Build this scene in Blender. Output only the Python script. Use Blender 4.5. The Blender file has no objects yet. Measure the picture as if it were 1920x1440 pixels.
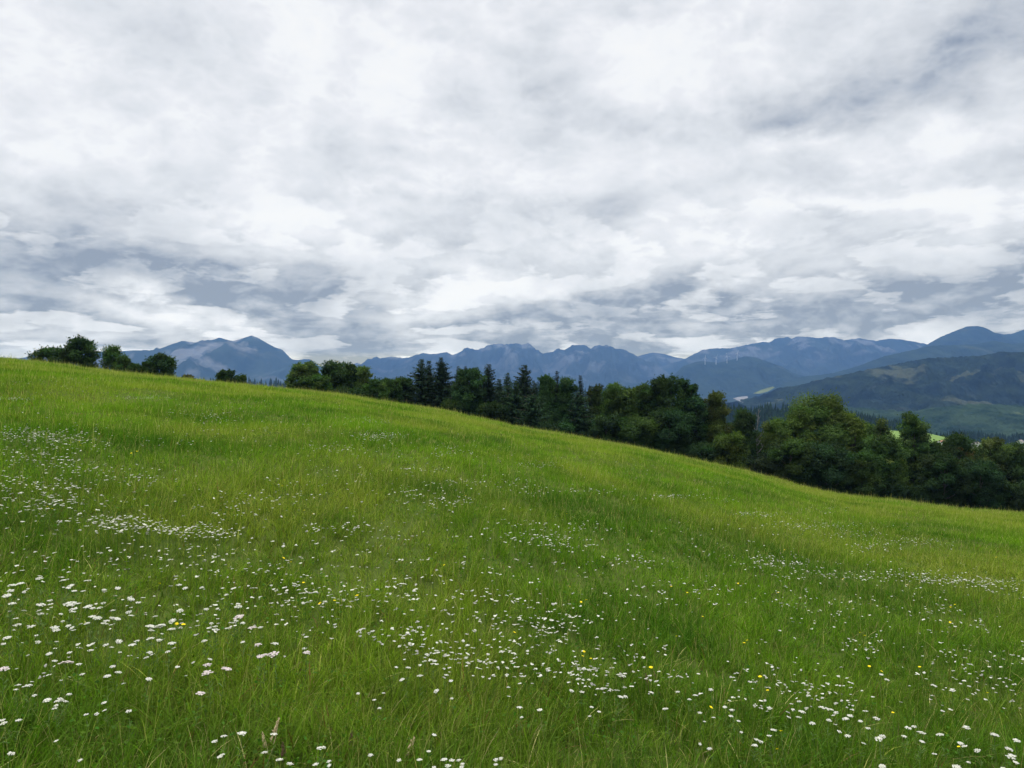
import bpy, math
import numpy as np
from mathutils import Vector

# ------------------------------------------------------------------ camera, light, exposure
S = bpy.context.scene
COL = S.collection
F = 1385.0                                   # focal length in photo pixels (1920 wide)
CAM_Z = 1.6
cam_d = bpy.data.cameras.new('camera')
cam_d.sensor_width = 36.0
cam_d.lens = 36.0 * F / 1920.0
cam_d.clip_start, cam_d.clip_end = 0.1, 60000.0
cam = bpy.data.objects.new('camera', cam_d)
cam.location = (0, 0, CAM_Z)
cam.rotation_euler = (math.radians(90), 0, 0)
COL.objects.link(cam)
S.camera = cam

SUN_EL, SUN_AZ = math.radians(58), math.radians(-12)      # azimuth measured from +Y towards +X
sun_d = bpy.data.lights.new('sun', 'SUN')
sun_d.energy = 1.5
sun_d.angle = math.radians(14)
sun_d.color = (1.0, 0.96, 0.88)
sun = bpy.data.objects.new('sun', sun_d)
sdir = Vector((math.sin(SUN_AZ) * math.cos(SUN_EL), math.cos(SUN_AZ) * math.cos(SUN_EL), math.sin(SUN_EL)))
sun.rotation_euler = sdir.to_track_quat('Z', 'Y').to_euler()
sun.location = sdir * 200
COL.objects.link(sun)

S.view_settings.view_transform = 'Standard'
S.view_settings.look = 'None'
S.view_settings.gamma = 1.0
EXPOSURE = 0.5
S.view_settings.exposure = EXPOSURE
S.render.engine = 'CYCLES'
S.cycles.max_bounces = 6
S.cycles.diffuse_bounces = 3
S.cycles.transmission_bounces = 3
S.cycles.glossy_bounces = 2
S.cycles.volume_bounces = 0
S.cycles.caustics_reflective = False
S.cycles.caustics_refractive = False
S.cycles.use_denoising = True
S.cycles.denoiser = 'OPENIMAGEDENOISE'
S.cycles.denoising_input_passes = 'RGB_ALBEDO_NORMAL'
S.cycles.denoising_prefilter = 'ACCURATE'
S.cycles.use_adaptive_sampling = False
S.cycles.adaptive_threshold = 0.006

HAZE_DENSITY = 1.1e-4
HAZE_TOP = 600.0


def lin(r, g, b):
    f = lambda c: (c / 255 / 12.92) if c / 255 <= 0.04045 else ((c / 255 + 0.055) / 1.055) ** 2.4
    return (f(r), f(g), f(b), 1.0)


class NT:
    """little helper to write node trees"""
    def __init__(self, tree):
        self.t = tree
        tree.nodes.clear()

    def n(self, typ, **kw):
        nd = self.t.nodes.new(typ)
        for k, v in kw.items():
            setattr(nd, k, v)
        return nd

    def link(self, a, b):
        self.t.links.new(a, b)

    def put(self, sock, v):
        if isinstance(v, bpy.types.NodeSocket):
            self.link(v, sock)
        else:
            sock.default_value = v

    def math(self, op, a, b=0.0, c=0.0, clamp=False):
        nd = self.n('ShaderNodeMath', operation=op, use_clamp=clamp)
        for s, v in zip(nd.inputs, (a, b, c)):
            self.put(s, v)
        return nd.outputs[0]

    def vmath(self, op, a, b=None):
        nd = self.n('ShaderNodeVectorMath', operation=op)
        self.put(nd.inputs[0], a)
        if b is not None:
            self.put(nd.inputs[1], b)
        return nd

    def noise(self, vec, scale, detail=4.0, rough=0.5, dist=0.0):
        nd = self.n('ShaderNodeTexNoise')
        self.put(nd.inputs['Vector'], vec)
        nd.inputs['Scale'].default_value = scale
        nd.inputs['Detail'].default_value = detail
        nd.inputs['Roughness'].default_value = rough
        nd.inputs['Distortion'].default_value = dist
        return nd

    def ramp(self, fac, stops, interp='LINEAR'):
        nd = self.n('ShaderNodeValToRGB')
        el = nd.color_ramp.elements
        nd.color_ramp.interpolation = interp
        while len(el) < len(stops):
            el.new(0.5)
        for e, (p, c) in zip(el, stops):
            e.position = p
            e.color = c if len(c) == 4 else (*c, 1)
        self.put(nd.inputs[0], fac)
        return nd.outputs[0]

    def mix(self, fac, a, b, blend='MIX'):
        nd = self.n('ShaderNodeMix', data_type='RGBA', blend_type=blend)
        self.put(nd.inputs[0], fac)
        self.put(nd.inputs[6], a)
        self.put(nd.inputs[7], b)
        return nd.outputs[2]


def uv(px, py):
    return (px - 960.0) / F, (720.0 - py) / F


# ------------------------------------------------------------------ sky: broken overcast over a Nishita sky
world = bpy.data.worlds.new('World')
S.world = world
world.use_nodes = True


def build_sky():
    T = NT(world.node_tree)
    tc = T.n('ShaderNodeTexCoord')
    d = tc.outputs['Generated']
    sep = T.n('ShaderNodeSeparateXYZ')
    T.link(d, sep.inputs[0])
    x, y, z = sep.outputs
    az = T.math('ARCTAN2', x, y)
    el = T.math('ARCSINE', z)
    # cloud layer seen in perspective: project the direction on a plane overhead
    zz = T.math('ADD', T.math('MAXIMUM', z, 0.0), 0.22)
    cx, cy = T.math('DIVIDE', x, zz), T.math('DIVIDE', y, zz)
    comb = T.n('ShaderNodeCombineXYZ')
    T.link(cx, comb.inputs[0]); T.link(cy, comb.inputs[1]); comb.inputs[2].default_value = 3.7
    plane = comb.outputs[0]
    n1 = T.noise(plane, 0.9, 7, 0.56, 0.25)
    heap = T.vmath('MULTIPLY', d, (1.0, 1.0, 1.75)).outputs[0]      # heaped clouds seen from the side
    n2 = T.noise(heap, 3.2, 5, 0.5, 0.0)
    soft = T.vmath('SUBTRACT', n2.outputs['Color'], (0.5, 0.5, 0.5)).outputs[0]
    hw = T.vmath('ADD', heap, T.vmath('MULTIPLY', soft, (0.10, 0.10, 0.10)).outputs[0]).outputs[0]

    def billow(vec):
        out = None
        for sc_, am in ((5.0, 0.36), (10.5, 0.36), (23.0, 0.26), (52.0, 0.15), (110.0, 0.07)):
            f = T.noise(vec, sc_, 0.0, 0.5, 0.0).outputs['Fac']
            f = T.math('MULTIPLY_ADD', f, 2.0, -1.0)
            f = T.math('SQRT', T.math('MULTIPLY_ADD', f, f, 0.015))
            out = T.math('MULTIPLY', f, am) if out is None else T.math('MULTIPLY_ADD', f, am, out)
        return out
    bl = billow(hw)
    # sky position (azimuth, elevation), broken up by noise so that cloud banks get ragged edges
    warp = T.vmath('SUBTRACT', n2.outputs['Color'], (0.5, 0.5, 0.5)).outputs[0]
    warp = T.vmath('MULTIPLY', warp, (0.16, 0.10, 0.0)).outputs[0]
    pos = T.n('ShaderNodeCombineXYZ')
    T.link(az, pos.inputs[0]); T.link(el, pos.inputs[1])
    n3 = T.noise(heap, 11.0, 6, 0.6, 0.0)
    w2 = T.vmath('SUBTRACT', n3.outputs['Color'], (0.5, 0.5, 0.5)).outputs[0]
    w2 = T.vmath('MULTIPLY', w2, (0.10, 0.07, 0.0)).outputs[0]
    p = T.vmath('ADD', T.vmath('ADD', pos.outputs[0], warp).outputs[0], w2).outputs[0]
    banks = [  # photo pixel of the bank's centre, half width, half height, tilt, depth (grey > 0, bright gap < 0)
        (90, 505, 230, 62, -4, .62), (390, 535, 120, 55, 0, .38), (610, 535, 170, 48, 0, .42), (200, 385, 150, 50, -12, .34),
        (390, 370, 80, 60, 0, .20), (30, 620, 240, 26, 0, .34), (330, 70, 150, 90, 0, .12), (990, 100, 100, 70, 0, .18),
        (1120, 50, 130, 80, 15, .20), (1320, 245, 110, 42, 0, .36), (1720, 160, 260, 75, 18, .38), (1880, 60, 150, 90, 10, .36),
        (1500, 215, 130, 50, 15, .30), (1600, 332, 420, 24, 0, .20), (900, 410, 160, 50, 0, .24), (1510, 435, 85, 32, 0, .30),
        (1000, 605, 190, 28, 4, .40), (1300, 545, 160, 28, 8, .40), (1130, 590, 120, 26, 5, .30), (1560, 605, 210, 30, 0, .50),
        (1720, 545, 220, 30, 5, .42), (1880, 585, 130, 45, 0, .42), (1900, 480, 110, 40, 0, .26), (720, 612, 170, 26, 3, .28),
        (640, 650, 110, 16, 0, .30), (1130, 235, 130, 36, 0, .16), (1130, 640, 150, 18, 0, .34), (860, 470, 130, 40, 0, .20),
        (1250, 640, 120, 20, 0, .25), (1000, 520, 110, 26, 0, .18),
        (720, 80, 240, 85, 0, -.30), (1190, 165, 120, 55, -20, -.34), (520, 405, 120, 22, 0, -.30), (325, 605, 90, 24, 0, -.85),
        (490, 588, 36, 14, 0, -.45), (860, 545, 110, 24, 12, -.48), (1480, 285, 110, 17, 0, -.40), (1650, 383, 240, 18, 0, -.36),
        (1060, 335, 170, 30, 0, -.20), (1270, 480, 120, 26, 0, -.22), (1800, 262, 140, 24, 8, -.34), (745, 612, 32, 22, 25, -.55),
        (1370, 530, 70, 10, 10, -.42), (1390, 620, 60, 14, 0, -.30), (1650, 632, 90, 10, 0, -.30), (60, 200, 200, 130, 0, -.12),
    ]
    total = T.math('MULTIPLY_ADD', n1.outputs['Fac'], 0.18, -0.09)
    total = T.math('ADD', total, T.math('MULTIPLY_ADD', n2.outputs['Fac'], 0.55, -0.275))
    total = T.math('ADD', total, T.math('MULTIPLY_ADD', bl, 1.15, -0.40))
    low = T.math('SUBTRACT', 1.0, T.math('DIVIDE', el, 0.24), clamp=True)
    total = T.math('MULTIPLY_ADD', low, 0.25, total)
    for px, py, rx, ry, tilt, w in banks:
        u, v = uv(px, py)
        a, e = math.atan(u), math.atan(v * math.cos(math.atan(u)))
        ca = math.cos(a)
        mp = T.n('ShaderNodeMapping', vector_type='TEXTURE')
        T.link(p, mp.inputs[0])
        mp.inputs['Location'].default_value = (a, e, 0)
        mp.inputs['Rotation'].default_value = (0, 0, math.radians(tilt))
        mp.inputs['Scale'].default_value = (rx / F * ca * ca * 1.05, ry / F * ca, 1)
        dt = T.vmath('DOT_PRODUCT', mp.outputs[0], mp.outputs[0]).outputs['Value']
        total = T.math('MULTIPLY_ADD', T.math('POWER', 0.42, dt), w * (0.82 if w > 0 else 0.75), total)
    # rows of cumulus, smaller and flatter towards the horizon, with crisp lit tops and flat grey bases
    rc = T.n('ShaderNodeCombineXYZ')
    T.link(T.math('MULTIPLY', az, 8.0), rc.inputs[0])
    T.link(T.math('MULTIPLY', T.math('LOGARITHM', T.math('ADD', T.math('MAXIMUM', z, -0.05), 0.09), math.e), 5.2), rc.inputs[1])
    rc.inputs[2].default_value = 1.3
    wob = T.noise(rc.outputs[0], 2.3, 4, 0.55, 0.0).outputs['Color']
    wob = T.vmath('MULTIPLY', T.vmath('SUBTRACT', wob, (0.5, 0.5, 0.5)).outputs[0], (0.40, 0.25, 0.0)).outputs[0]
    rows_ = T.vmath('ADD', rc.outputs[0], wob).outputs[0]
    cn = T.noise(rows_, 1.35, 9, 0.52, 0.0).outputs['Fac']
    cu = T.noise(T.vmath('ADD', rows_, (0.0, 0.28, 0.0)).outputs[0], 1.35, 6, 0.5, 0.0).outputs['Fac']
    sm = T.n('ShaderNodeMapRange', interpolation_type='SMOOTHSTEP')
    T.link(cn, sm.inputs[0])
    sm.inputs[1].default_value, sm.inputs[2].default_value = 0.435, 0.52
    low2 = T.math('SUBTRACT', 1.25, T.math('DIVIDE', el, 0.22), clamp=True)
    lit = T.math('MULTIPLY', T.math('SUBTRACT', cn, cu), sm.outputs[0])
    cum = T.math('MULTIPLY', T.math('SUBTRACT', sm.outputs[0], 0.55), T.math('MULTIPLY_ADD', low2, 0.34, 0.06))
    cum = T.math('SUBTRACT', cum, T.math('MULTIPLY', lit, T.math('MULTIPLY_ADD', low2, 0.85, 0.25)))
    total = T.math('ADD', total, cum)
    # heaps: their upper sides catch the light
    up = T.vmath('ADD', hw, (0.0, 0.004, 0.040)).outputs[0]
    emb = T.math('SUBTRACT', bl, billow(up))
    dens = T.math('ADD', total, 0.35, clamp=True)
    t = T.math('SUBTRACT', dens, T.math('MULTIPLY', emb, T.math('MULTIPLY', dens, 1.1)), clamp=True)
    cloud = T.ramp(t, [(0.0, lin(247, 248, 249)), (0.17, lin(243, 245, 248)), (0.25, lin(236, 238, 243)), (0.42, lin(223, 227, 233)), (0.62, lin(204, 209, 217)),
                       (0.82, lin(178, 186, 199)), (1.0, lin(146, 158, 177))])
    # the air in front of low clouds (the haze box) takes part of their light: they are brighter than they look
    se = T.math('MAXIMUM', z, 0.035)
    tau = T.math('DIVIDE', -HAZE_DENSITY * (HAZE_TOP - CAM_Z), se)
    tr = T.math('POWER', math.e, tau)
    A = (0.095, 0.20, 0.46)
    c0 = T.vmath('SUBTRACT', cloud, A).outputs[0]
    inv = T.math('DIVIDE', 1.0, tr)
    sc = T.n('ShaderNodeVectorMath', operation='SCALE')
    T.link(c0, sc.inputs[0]); T.link(inv, sc.inputs['Scale'])
    c1 = T.vmath('ADD', sc.outputs[0], A).outputs[0]
    c1 = T.vmath('MAXIMUM', c1, (0.05, 0.05, 0.05)).outputs[0]
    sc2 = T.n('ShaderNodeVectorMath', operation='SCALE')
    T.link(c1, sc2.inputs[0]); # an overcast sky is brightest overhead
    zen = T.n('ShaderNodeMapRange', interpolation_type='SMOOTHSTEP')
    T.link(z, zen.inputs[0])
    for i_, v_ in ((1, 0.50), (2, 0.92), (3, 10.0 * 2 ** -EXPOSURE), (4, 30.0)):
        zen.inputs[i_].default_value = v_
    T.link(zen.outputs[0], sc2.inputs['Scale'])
    sky = T.n('ShaderNodeTexSky', sky_type='NISHITA', sun_disc=False)
    sky.sun_elevation = SUN_EL
    sky.sun_rotation = SUN_AZ
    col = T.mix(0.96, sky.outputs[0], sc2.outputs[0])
    bg = T.n('ShaderNodeBackground')
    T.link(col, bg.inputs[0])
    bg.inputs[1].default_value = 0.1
    out = T.n('ShaderNodeOutputWorld')
    T.link(bg.outputs[0], out.inputs[0])


build_sky()

# ------------------------------------------------------------------ numpy noise and mesh helpers
rng = np.random.default_rng(7)


def hash2(ix, iy, seed):
    h = (ix.astype(np.int64) * 374761393 + iy.astype(np.int64) * 668265263 + seed * 1442695041) & 0xFFFFFFFF
    h = ((h ^ (h >> 13)) * 1274126177) & 0xFFFFFFFF
    h = ((h ^ (h >> 16)) * 2246822519) & 0xFFFFFFFF
    h = h ^ (h >> 15)
    return (h & 0xFFFFFF) / float(0x1000000)


def perlin(x, y, seed=0):
    x, y = np.broadcast_arrays(np.asarray(x, float), np.asarray(y, float))
    ix, iy = np.floor(x), np.floor(y)
    fx, fy = x - ix, y - iy

    def g(dx, dy):
        a = hash2(ix + dx, iy + dy, seed) * 2 * np.pi
        return np.cos(a) * (fx - dx) + np.sin(a) * (fy - dy)
    sx, sy = fx * fx * fx * (fx * (fx * 6 - 15) + 10), fy * fy * fy * (fy * (fy * 6 - 15) + 10)
    a = g(0, 0) * (1 - sx) + g(1, 0) * sx
    b = g(0, 1) * (1 - sx) + g(1, 1) * sx
    return (a * (1 - sy) + b * sy) * 1.5


def fbm(x, y, seed=0, octv=5, rough=0.5, ridged=False):
    s, a, tot = 0, 1.0, 0.0
    for o in range(octv):
        n = perlin(x * 2 ** o, y * 2 ** o, seed + o * 17)
        s = s + a * ((1 - 2 * np.abs(n)) if ridged else n)
        tot += a
        a *= rough
    return s / tot


def new_mesh(name, V, Fc, col=None, smooth=False):
    """V (n,3), Fc list of index arrays, one per polygon size; col (n,3) linear colours"""
    V = np.ascontiguousarray(V, np.float32)
    me = bpy.data.meshes.new(name)
    Fc = [np.asarray(f, np.int32) for f in (Fc if isinstance(Fc, list) else [Fc]) if len(f)]
    nl = sum(f.size for f in Fc)
    npoly = sum(len(f) for f in Fc)
    me.vertices.add(len(V))
    me.vertices.foreach_set('co', V.ravel())
    me.loops.add(nl)
    me.loops.foreach_set('vertex_index', np.concatenate([f.ravel() for f in Fc]))
    me.polygons.add(npoly)
    sizes = np.concatenate([np.full(len(f), f.shape[1]) for f in Fc])
    starts = np.concatenate([[0], np.cumsum(sizes)[:-1]]).astype(np.int32)
    me.polygons.foreach_set('loop_start', starts)
    me.polygons.foreach_set('use_smooth', np.full(npoly, smooth, bool))
    if col is not None:
        at = me.color_attributes.new('Col', 'FLOAT_COLOR', 'POINT')
        c4 = np.ones((len(V), 4), np.float32)
        c4[:, :3] = col
        at.data.foreach_set('color', c4.ravel())
    me.update()
    me.validate()
    return me


def obj(name, me, mat=None, parent=None):
    if mat is not None and not me.materials:
        me.materials.append(mat)
    o = bpy.data.objects.new(name, me)
    COL.objects.link(o)
    if parent is not None:
        o.parent = parent
    return o


def tag(o, label, cat, group=None, kind=None):
    o['label'] = label
    o['category'] = cat
    if group:
        o['group'] = group
    if kind:
        o['kind'] = kind
    return o


def thing(name, loc, label, cat, group=None, rotz=0.0):
    o = bpy.data.objects.new(name, None)
    o.empty_display_size = 0.2
    o.location = loc
    o.rotation_euler = (0, 0, rotz)
    COL.objects.link(o)
    return tag(o, label, cat, group)


def tube(path, radii, n=6):
    """tapered tube along a path -> (V, quads, tris)"""
    path = np.asarray(path, float)
    m = len(path)
    tan = np.gradient(path, axis=0)
    tan /= np.linalg.norm(tan, axis=1)[:, None] + 1e-9
    ref = np.array([0.0, 1.0, 0.0]) if abs(tan[0][1]) < 0.8 else np.array([1.0, 0, 0])
    A = np.cross(tan, ref)
    A /= np.linalg.norm(A, axis=1)[:, None] + 1e-9
    B = np.cross(tan, A)
    ang = np.arange(n) / n * 2 * np.pi
    V = (path[:, None] + (np.cos(ang)[None, :, None] * A[:, None] + np.sin(ang)[None, :, None] * B[:, None]) * np.asarray(radii)[:, None, None]).reshape(-1, 3)
    q = []
    for i in range(m - 1):
        for k in range(n):
            k2 = (k + 1) % n
            q.append((i * n + k, i * n + k2, (i + 1) * n + k2, (i + 1) * n + k))
    top = len(V)
    V = np.vstack([V, path[-1] + tan[-1] * radii[-1] * 0.5])
    t = [((m - 1) * n + k, (m - 1) * n + (k + 1) % n, top) for k in range(n)]
    return V, np.array(q), np.array(t)


class Acc:
    """collects pieces of one mesh"""
    def __init__(self):
        self.V, self.Q, self.T, self.C, self.n = [], [], [], [], 0

    def add(self, V, Q=None, T=None, c=None):
        self.V.append(np.asarray(V, float))
        if Q is not None and len(Q):
            self.Q.append(np.asarray(Q) + self.n)
        if T is not None and len(T):
            self.T.append(np.asarray(T) + self.n)
        if c is not None:
            self.C.append(np.broadcast_to(np.asarray(c, float), (len(V), 3)))
        self.n += len(V)

    def mesh(self, name, smooth=False):
        fs = []
        if self.Q: fs.append(np.concatenate(self.Q))
        if self.T: fs.append(np.concatenate(self.T))
        return new_mesh(name, np.concatenate(self.V), fs, np.concatenate(self.C) if self.C else None, smooth)


# ------------------------------------------------------------------ materials
def leafy(name, translucent=0.35, rough=0.55, gloss=0.03):
    m = bpy.data.materials.new(name)
    m.use_nodes = True
    T = NT(m.node_tree)
    at = T.n('ShaderNodeAttribute', attribute_name='Col')
    df = T.n('ShaderNodeBsdfDiffuse')
    tl = T.n('ShaderNodeBsdfTranslucent')
    T.link(at.outputs[0], df.inputs[0])
    warm = T.mix(1.0, at.outputs[0], (0.92, 1.2, 0.4, 1), 'MULTIPLY')
    T.link(warm, tl.inputs[0])
    mx = T.n('ShaderNodeMixShader')
    mx.inputs[0].default_value = translucent
    T.link(df.outputs[0], mx.inputs[1]); T.link(tl.outputs[0], mx.inputs[2])
    gl = T.n('ShaderNodeBsdfGlossy')
    gl.inputs['Roughness'].default_value = rough
    gl.inputs[0].default_value = (0.8, 0.85, 0.9, 1)
    m2 = T.n('ShaderNodeMixShader')
    m2.inputs[0].default_value = gloss
    T.link(mx.outputs[0], m2.inputs[1]); T.link(gl.outputs[0], m2.inputs[2])
    o = T.n('ShaderNodeOutputMaterial')
    T.link(m2.outputs[0], o.inputs[0])
    return m


def plain(name, c1, c2, scale=8.0, rough=0.8, detail=5.0):
    m = bpy.data.materials.new(name)
    m.use_nodes = True
    T = NT(m.node_tree)
    tc = T.n('ShaderNodeTexCoord')
    nz = T.noise(tc.outputs['Object'], scale, detail, 0.6)
    col = T.ramp(nz.outputs['Fac'], [(0.3, c1), (0.7, c2)])
    bs = T.n('ShaderNodeBsdfPrincipled')
    T.link(col, bs.inputs['Base Color'])
    bs.inputs['Roughness'].default_value = rough
    bs.inputs['Specular IOR Level'].default_value = 0.2
    o = T.n('ShaderNodeOutputMaterial')
    T.link(bs.outputs[0], o.inputs[0])
    return m


def slope_land(name, forest, forest2, patch, rock, patch_scale, patch_at, rock_scale, rock_at, rock_low=-1e4, rock_high=1e5, stretch=(1, 1, 1)):
    """mountain side: woodland with pasture patches and bare rock; all of it by noise over real positions"""
    m = bpy.data.materials.new(name)
    m.use_nodes = True
    T = NT(m.node_tree)
    geo = T.n('ShaderNodeNewGeometry')
    pos = T.vmath('MULTIPLY', geo.outputs['Position'], stretch).outputs[0]
    nf = T.noise(pos, patch_scale * 3, 6, 0.62)
    base = T.ramp(nf.outputs['Fac'], [(0.38, forest), (0.62, forest2)])
    npz = T.noise(pos, patch_scale, 5, 0.55, 0.6)
    k = T.math('MULTIPLY', T.math('SUBTRACT', npz.outputs['Fac'], patch_at), 14.0, clamp=True)
    col = T.mix(k, base, patch)
    nr = T.noise(pos, rock_scale, 8, 0.65, 0.8)
    k2 = T.math('MULTIPLY', T.math('SUBTRACT', nr.outputs['Fac'], rock_at), 11.0, clamp=True)
    sep = T.n('ShaderNodeSeparateXYZ')
    T.link(geo.outputs['Position'], sep.inputs[0])
    mr = T.n('ShaderNodeMapRange')
    T.link(sep.outputs[2], mr.inputs[0])
    mr.inputs[1].default_value, mr.inputs[2].default_value = rock_low, rock_high
    k2 = T.math('MULTIPLY', k2, mr.outputs[0])
    nv = T.noise(pos, rock_scale * 6, 4, 0.6)
    rk = T.mix(nv.outputs['Fac'], tuple(c * 0.55 for c in rock[:3]) + (1,), rock)
    col = T.mix(k2, col, rk)
    bs = T.n('ShaderNodeBsdfDiffuse')
    T.link(col, bs.inputs[0])
    o = T.n('ShaderNodeOutputMaterial')
    T.link(bs.outputs[0], o.inputs[0])
    return m


M = {}
M['grass'] = leafy('grass_blade', 0.42, 0.5, 0.002)
M['leaf'] = leafy('tree_leaf', 0.25, 0.6, 0.006)
M['needle'] = leafy('spruce_needle', 0.10, 0.6, 0.004)
M['bark'] = plain('bark', (0.035, 0.028, 0.022, 1), (0.10, 0.085, 0.07, 1), 6.0)
M['bark_grey'] = plain('bark_grey', (0.09, 0.085, 0.08, 1), (0.20, 0.19, 0.18, 1), 6.0)
M['petal'] = leafy('flower_petal', 0.25, 0.6, 0.01)
M['stalk'] = plain('flower_stalk', (0.06, 0.12, 0.02, 1), (0.11, 0.17, 0.04, 1), 40.0)
M['straw'] = plain('dry_straw', (0.34, 0.26, 0.13, 1), (0.55, 0.44, 0.26, 1), 60.0)
M['brown_seed'] = plain('brown_seed_head', (0.08, 0.045, 0.028, 1), (0.17, 0.10, 0.06, 1), 120.0)
M['turbine'] = plain('turbine_paint', (0.40, 0.40, 0.40, 1), (0.46, 0.46, 0.46, 1), 0.1, 0.5)
M['white_wall'] = plain('white_render', (0.62, 0.61, 0.58, 1), (0.75, 0.74, 0.72, 1), 2.0)
M['roof'] = plain('roof_sheet', (0.16, 0.14, 0.13, 1), (0.26, 0.23, 0.22, 1), 2.0)
M['roof_red'] = plain('roof_tile', (0.22, 0.09, 0.07, 1), (0.30, 0.14, 0.10, 1), 2.0)

# ------------------------------------------------------------------ the ground: one sheet, meadow slope near, valley beyond
CREST = np.array([(0, 670), (100, 682), (200, 694), (300, 704), (400, 714), (480, 722), (542, 728), (600, 734), (660, 740), (710, 748), (760, 757), (830, 766),
                  (900, 782), (940, 792), (1000, 803), (1080, 817), (1132, 826), (1213, 839), (1288, 856), (1330, 866), (1392, 879), (1455, 897),
                  (1535, 919), (1617, 931), (1671, 936), (1725, 943), (1806, 953), (1920, 962)], float)
CREST_R = 55.0
H0 = 1.6
BB = H0 / CREST_R ** 2
c1_, c0_ = -0.152, -0.060
_u = (CREST[:, 0] - 960) / F
_v = (720 - CREST[:, 1]) / F - 0.0042          # the grass stands a little above the soil
_us = np.linspace(-0.72, 0.72, 145)
_vs = np.interp(_us, _u, _v)
_k = np.hanning(9); _k /= _k.sum()
_vs = np.convolve(np.pad(_vs, 4, mode='reflect', reflect_type='odd'), _k, 'valid')
_res = _vs - (c0_ + c1_ * _us)


def ground(x, y):
    x, y = np.broadcast_arrays(np.asarray(x, float), np.asarray(y, float))
    r = np.hypot(x, y) + 1e-9
    th = np.arctan2(x, y)
    u = np.tan(np.clip(th, -0.9, 0.9))
    win = np.clip((1.15 - np.abs(th)) / 0.35, 0, 1)
    win = win * win * (3 - 2 * win)
    res = np.interp(np.clip(u, -0.72, 0.72), _us, _res) * np.cos(np.clip(th, -0.9, 0.9)) * win
    vc = c0_ * np.cos(th) + c1_ * np.sin(th) + res
    rr = np.minimum(r, 200.0)
    near = (vc + 2 * math.sqrt(H0 * BB)) * rr - BB * rr ** 2
    bump = perlin(x / 3.1, y / 3.1, 5) * 0.07 + perlin(x / 9.0, y / 9.0, 6) * 0.16 + perlin(x / 1.1, y / 1.1, 4) * 0.02
    near = near + bump * np.clip((r - 1.0) / 6.0, 0, 1) * np.clip((140 - r) / 60, 0, 1)
    t = np.clip((r - 150.0) / 1150.0, 0, 1)
    t = t * t * (3 - 2 * t)
    return near * (1 - t) + (-118.0 + 6 * perlin(x / 900, y / 900, 9)) * t


def hit(px, py, off=0.0):
    """ground point seen at a photo pixel (off: height above the soil)"""
    u, v = uv(px, py)
    Y = np.geomspace(1.5, 90, 900)
    dz = CAM_Z + v * Y - (ground(u * Y, Y) + off)
    i = np.argmax(dz < 0)
    if i == 0:
        return None
    y = Y[i - 1] + (Y[i] - Y[i - 1]) * dz[i - 1] / (dz[i - 1] - dz[i])
    return np.array([u * y, y, float(ground(u * y, y))])


def build_ground():
    rad = np.concatenate([[0.4], np.geomspace(0.8, 13000, 330)])
    front = np.linspace(-0.8, 0.8, 420)
    back = np.linspace(0.8, 2 * np.pi - 0.8, 130)[1:-1]
    th = np.concatenate([front, back])
    R, TH = np.meshgrid(rad, th, indexing='ij')
    X, Y = R * np.sin(TH), R * np.cos(TH)
    Z = ground(X, Y)
    V = np.stack([X, Y, Z], -1).reshape(-1, 3)
    nt = len(th)
    i, j = np.meshgrid(np.arange(len(rad) - 1), np.arange(nt), indexing='ij')
    j2 = (j + 1) % nt
    Q = np.stack([i * nt + j, (i + 1) * nt + j, (i + 1) * nt + j2, i * nt + j2], -1).reshape(-1, 4)[:, ::-1]
    c = len(V)
    V = np.vstack([V, [0, 0, float(ground(0.0, 0.001))]])
    Tt = np.array([(k, (k + 1) % nt, c) for k in range(nt)])[:, ::-1]
    m = bpy.data.materials.new('meadow_soil')
    m.use_nodes = True
    T = NT(m.node_tree)
    geo = T.n('ShaderNodeNewGeometry')
    n1 = T.noise(geo.outputs['Position'], 0.25, 6, 0.6)
    n2 = T.noise(geo.outputs['Position'], 9.0, 6, 0.7)
    n3 = T.noise(geo.outputs['Position'], 0.012, 5, 0.6)
    near = T.mix(n2.outputs['Fac'], (0.018, 0.026, 0.008, 1), (0.07, 0.105, 0.02, 1))
    near = T.mix(T.math('MULTIPLY', n1.outputs['Fac'], 0.5), near, (0.09, 0.11, 0.025, 1))
    far = T.ramp(n3.outputs['Fac'], [(0.40, (0.025, 0.045, 0.018, 1)), (0.52, (0.04, 0.07, 0.025, 1)), (0.62, (0.10, 0.14, 0.05, 1))])
    ln = T.n('ShaderNodeVectorMath', operation='LENGTH')
    T.link(geo.outputs['Position'], ln.inputs[0])
    k = T.math('MULTIPLY', T.math('SUBTRACT', ln.outputs['Value'], 120.0), 0.01, clamp=True)
    col = T.mix(k, near, far)
    bs = T.n('ShaderNodeBsdfDiffuse')
    T.link(col, bs.inputs[0])
    o = T.n('ShaderNodeOutputMaterial')
    T.link(bs.outputs[0], o.inputs[0])
    g = obj('meadow_ground', new_mesh('meadow_ground', V, [Q, Tt], smooth=True), m)
    tag(g, 'sloping meadow ground falling to the valley floor behind the trees', 'ground', kind='structure')


build_ground()

# ------------------------------------------------------------------ mountains and hills


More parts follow.
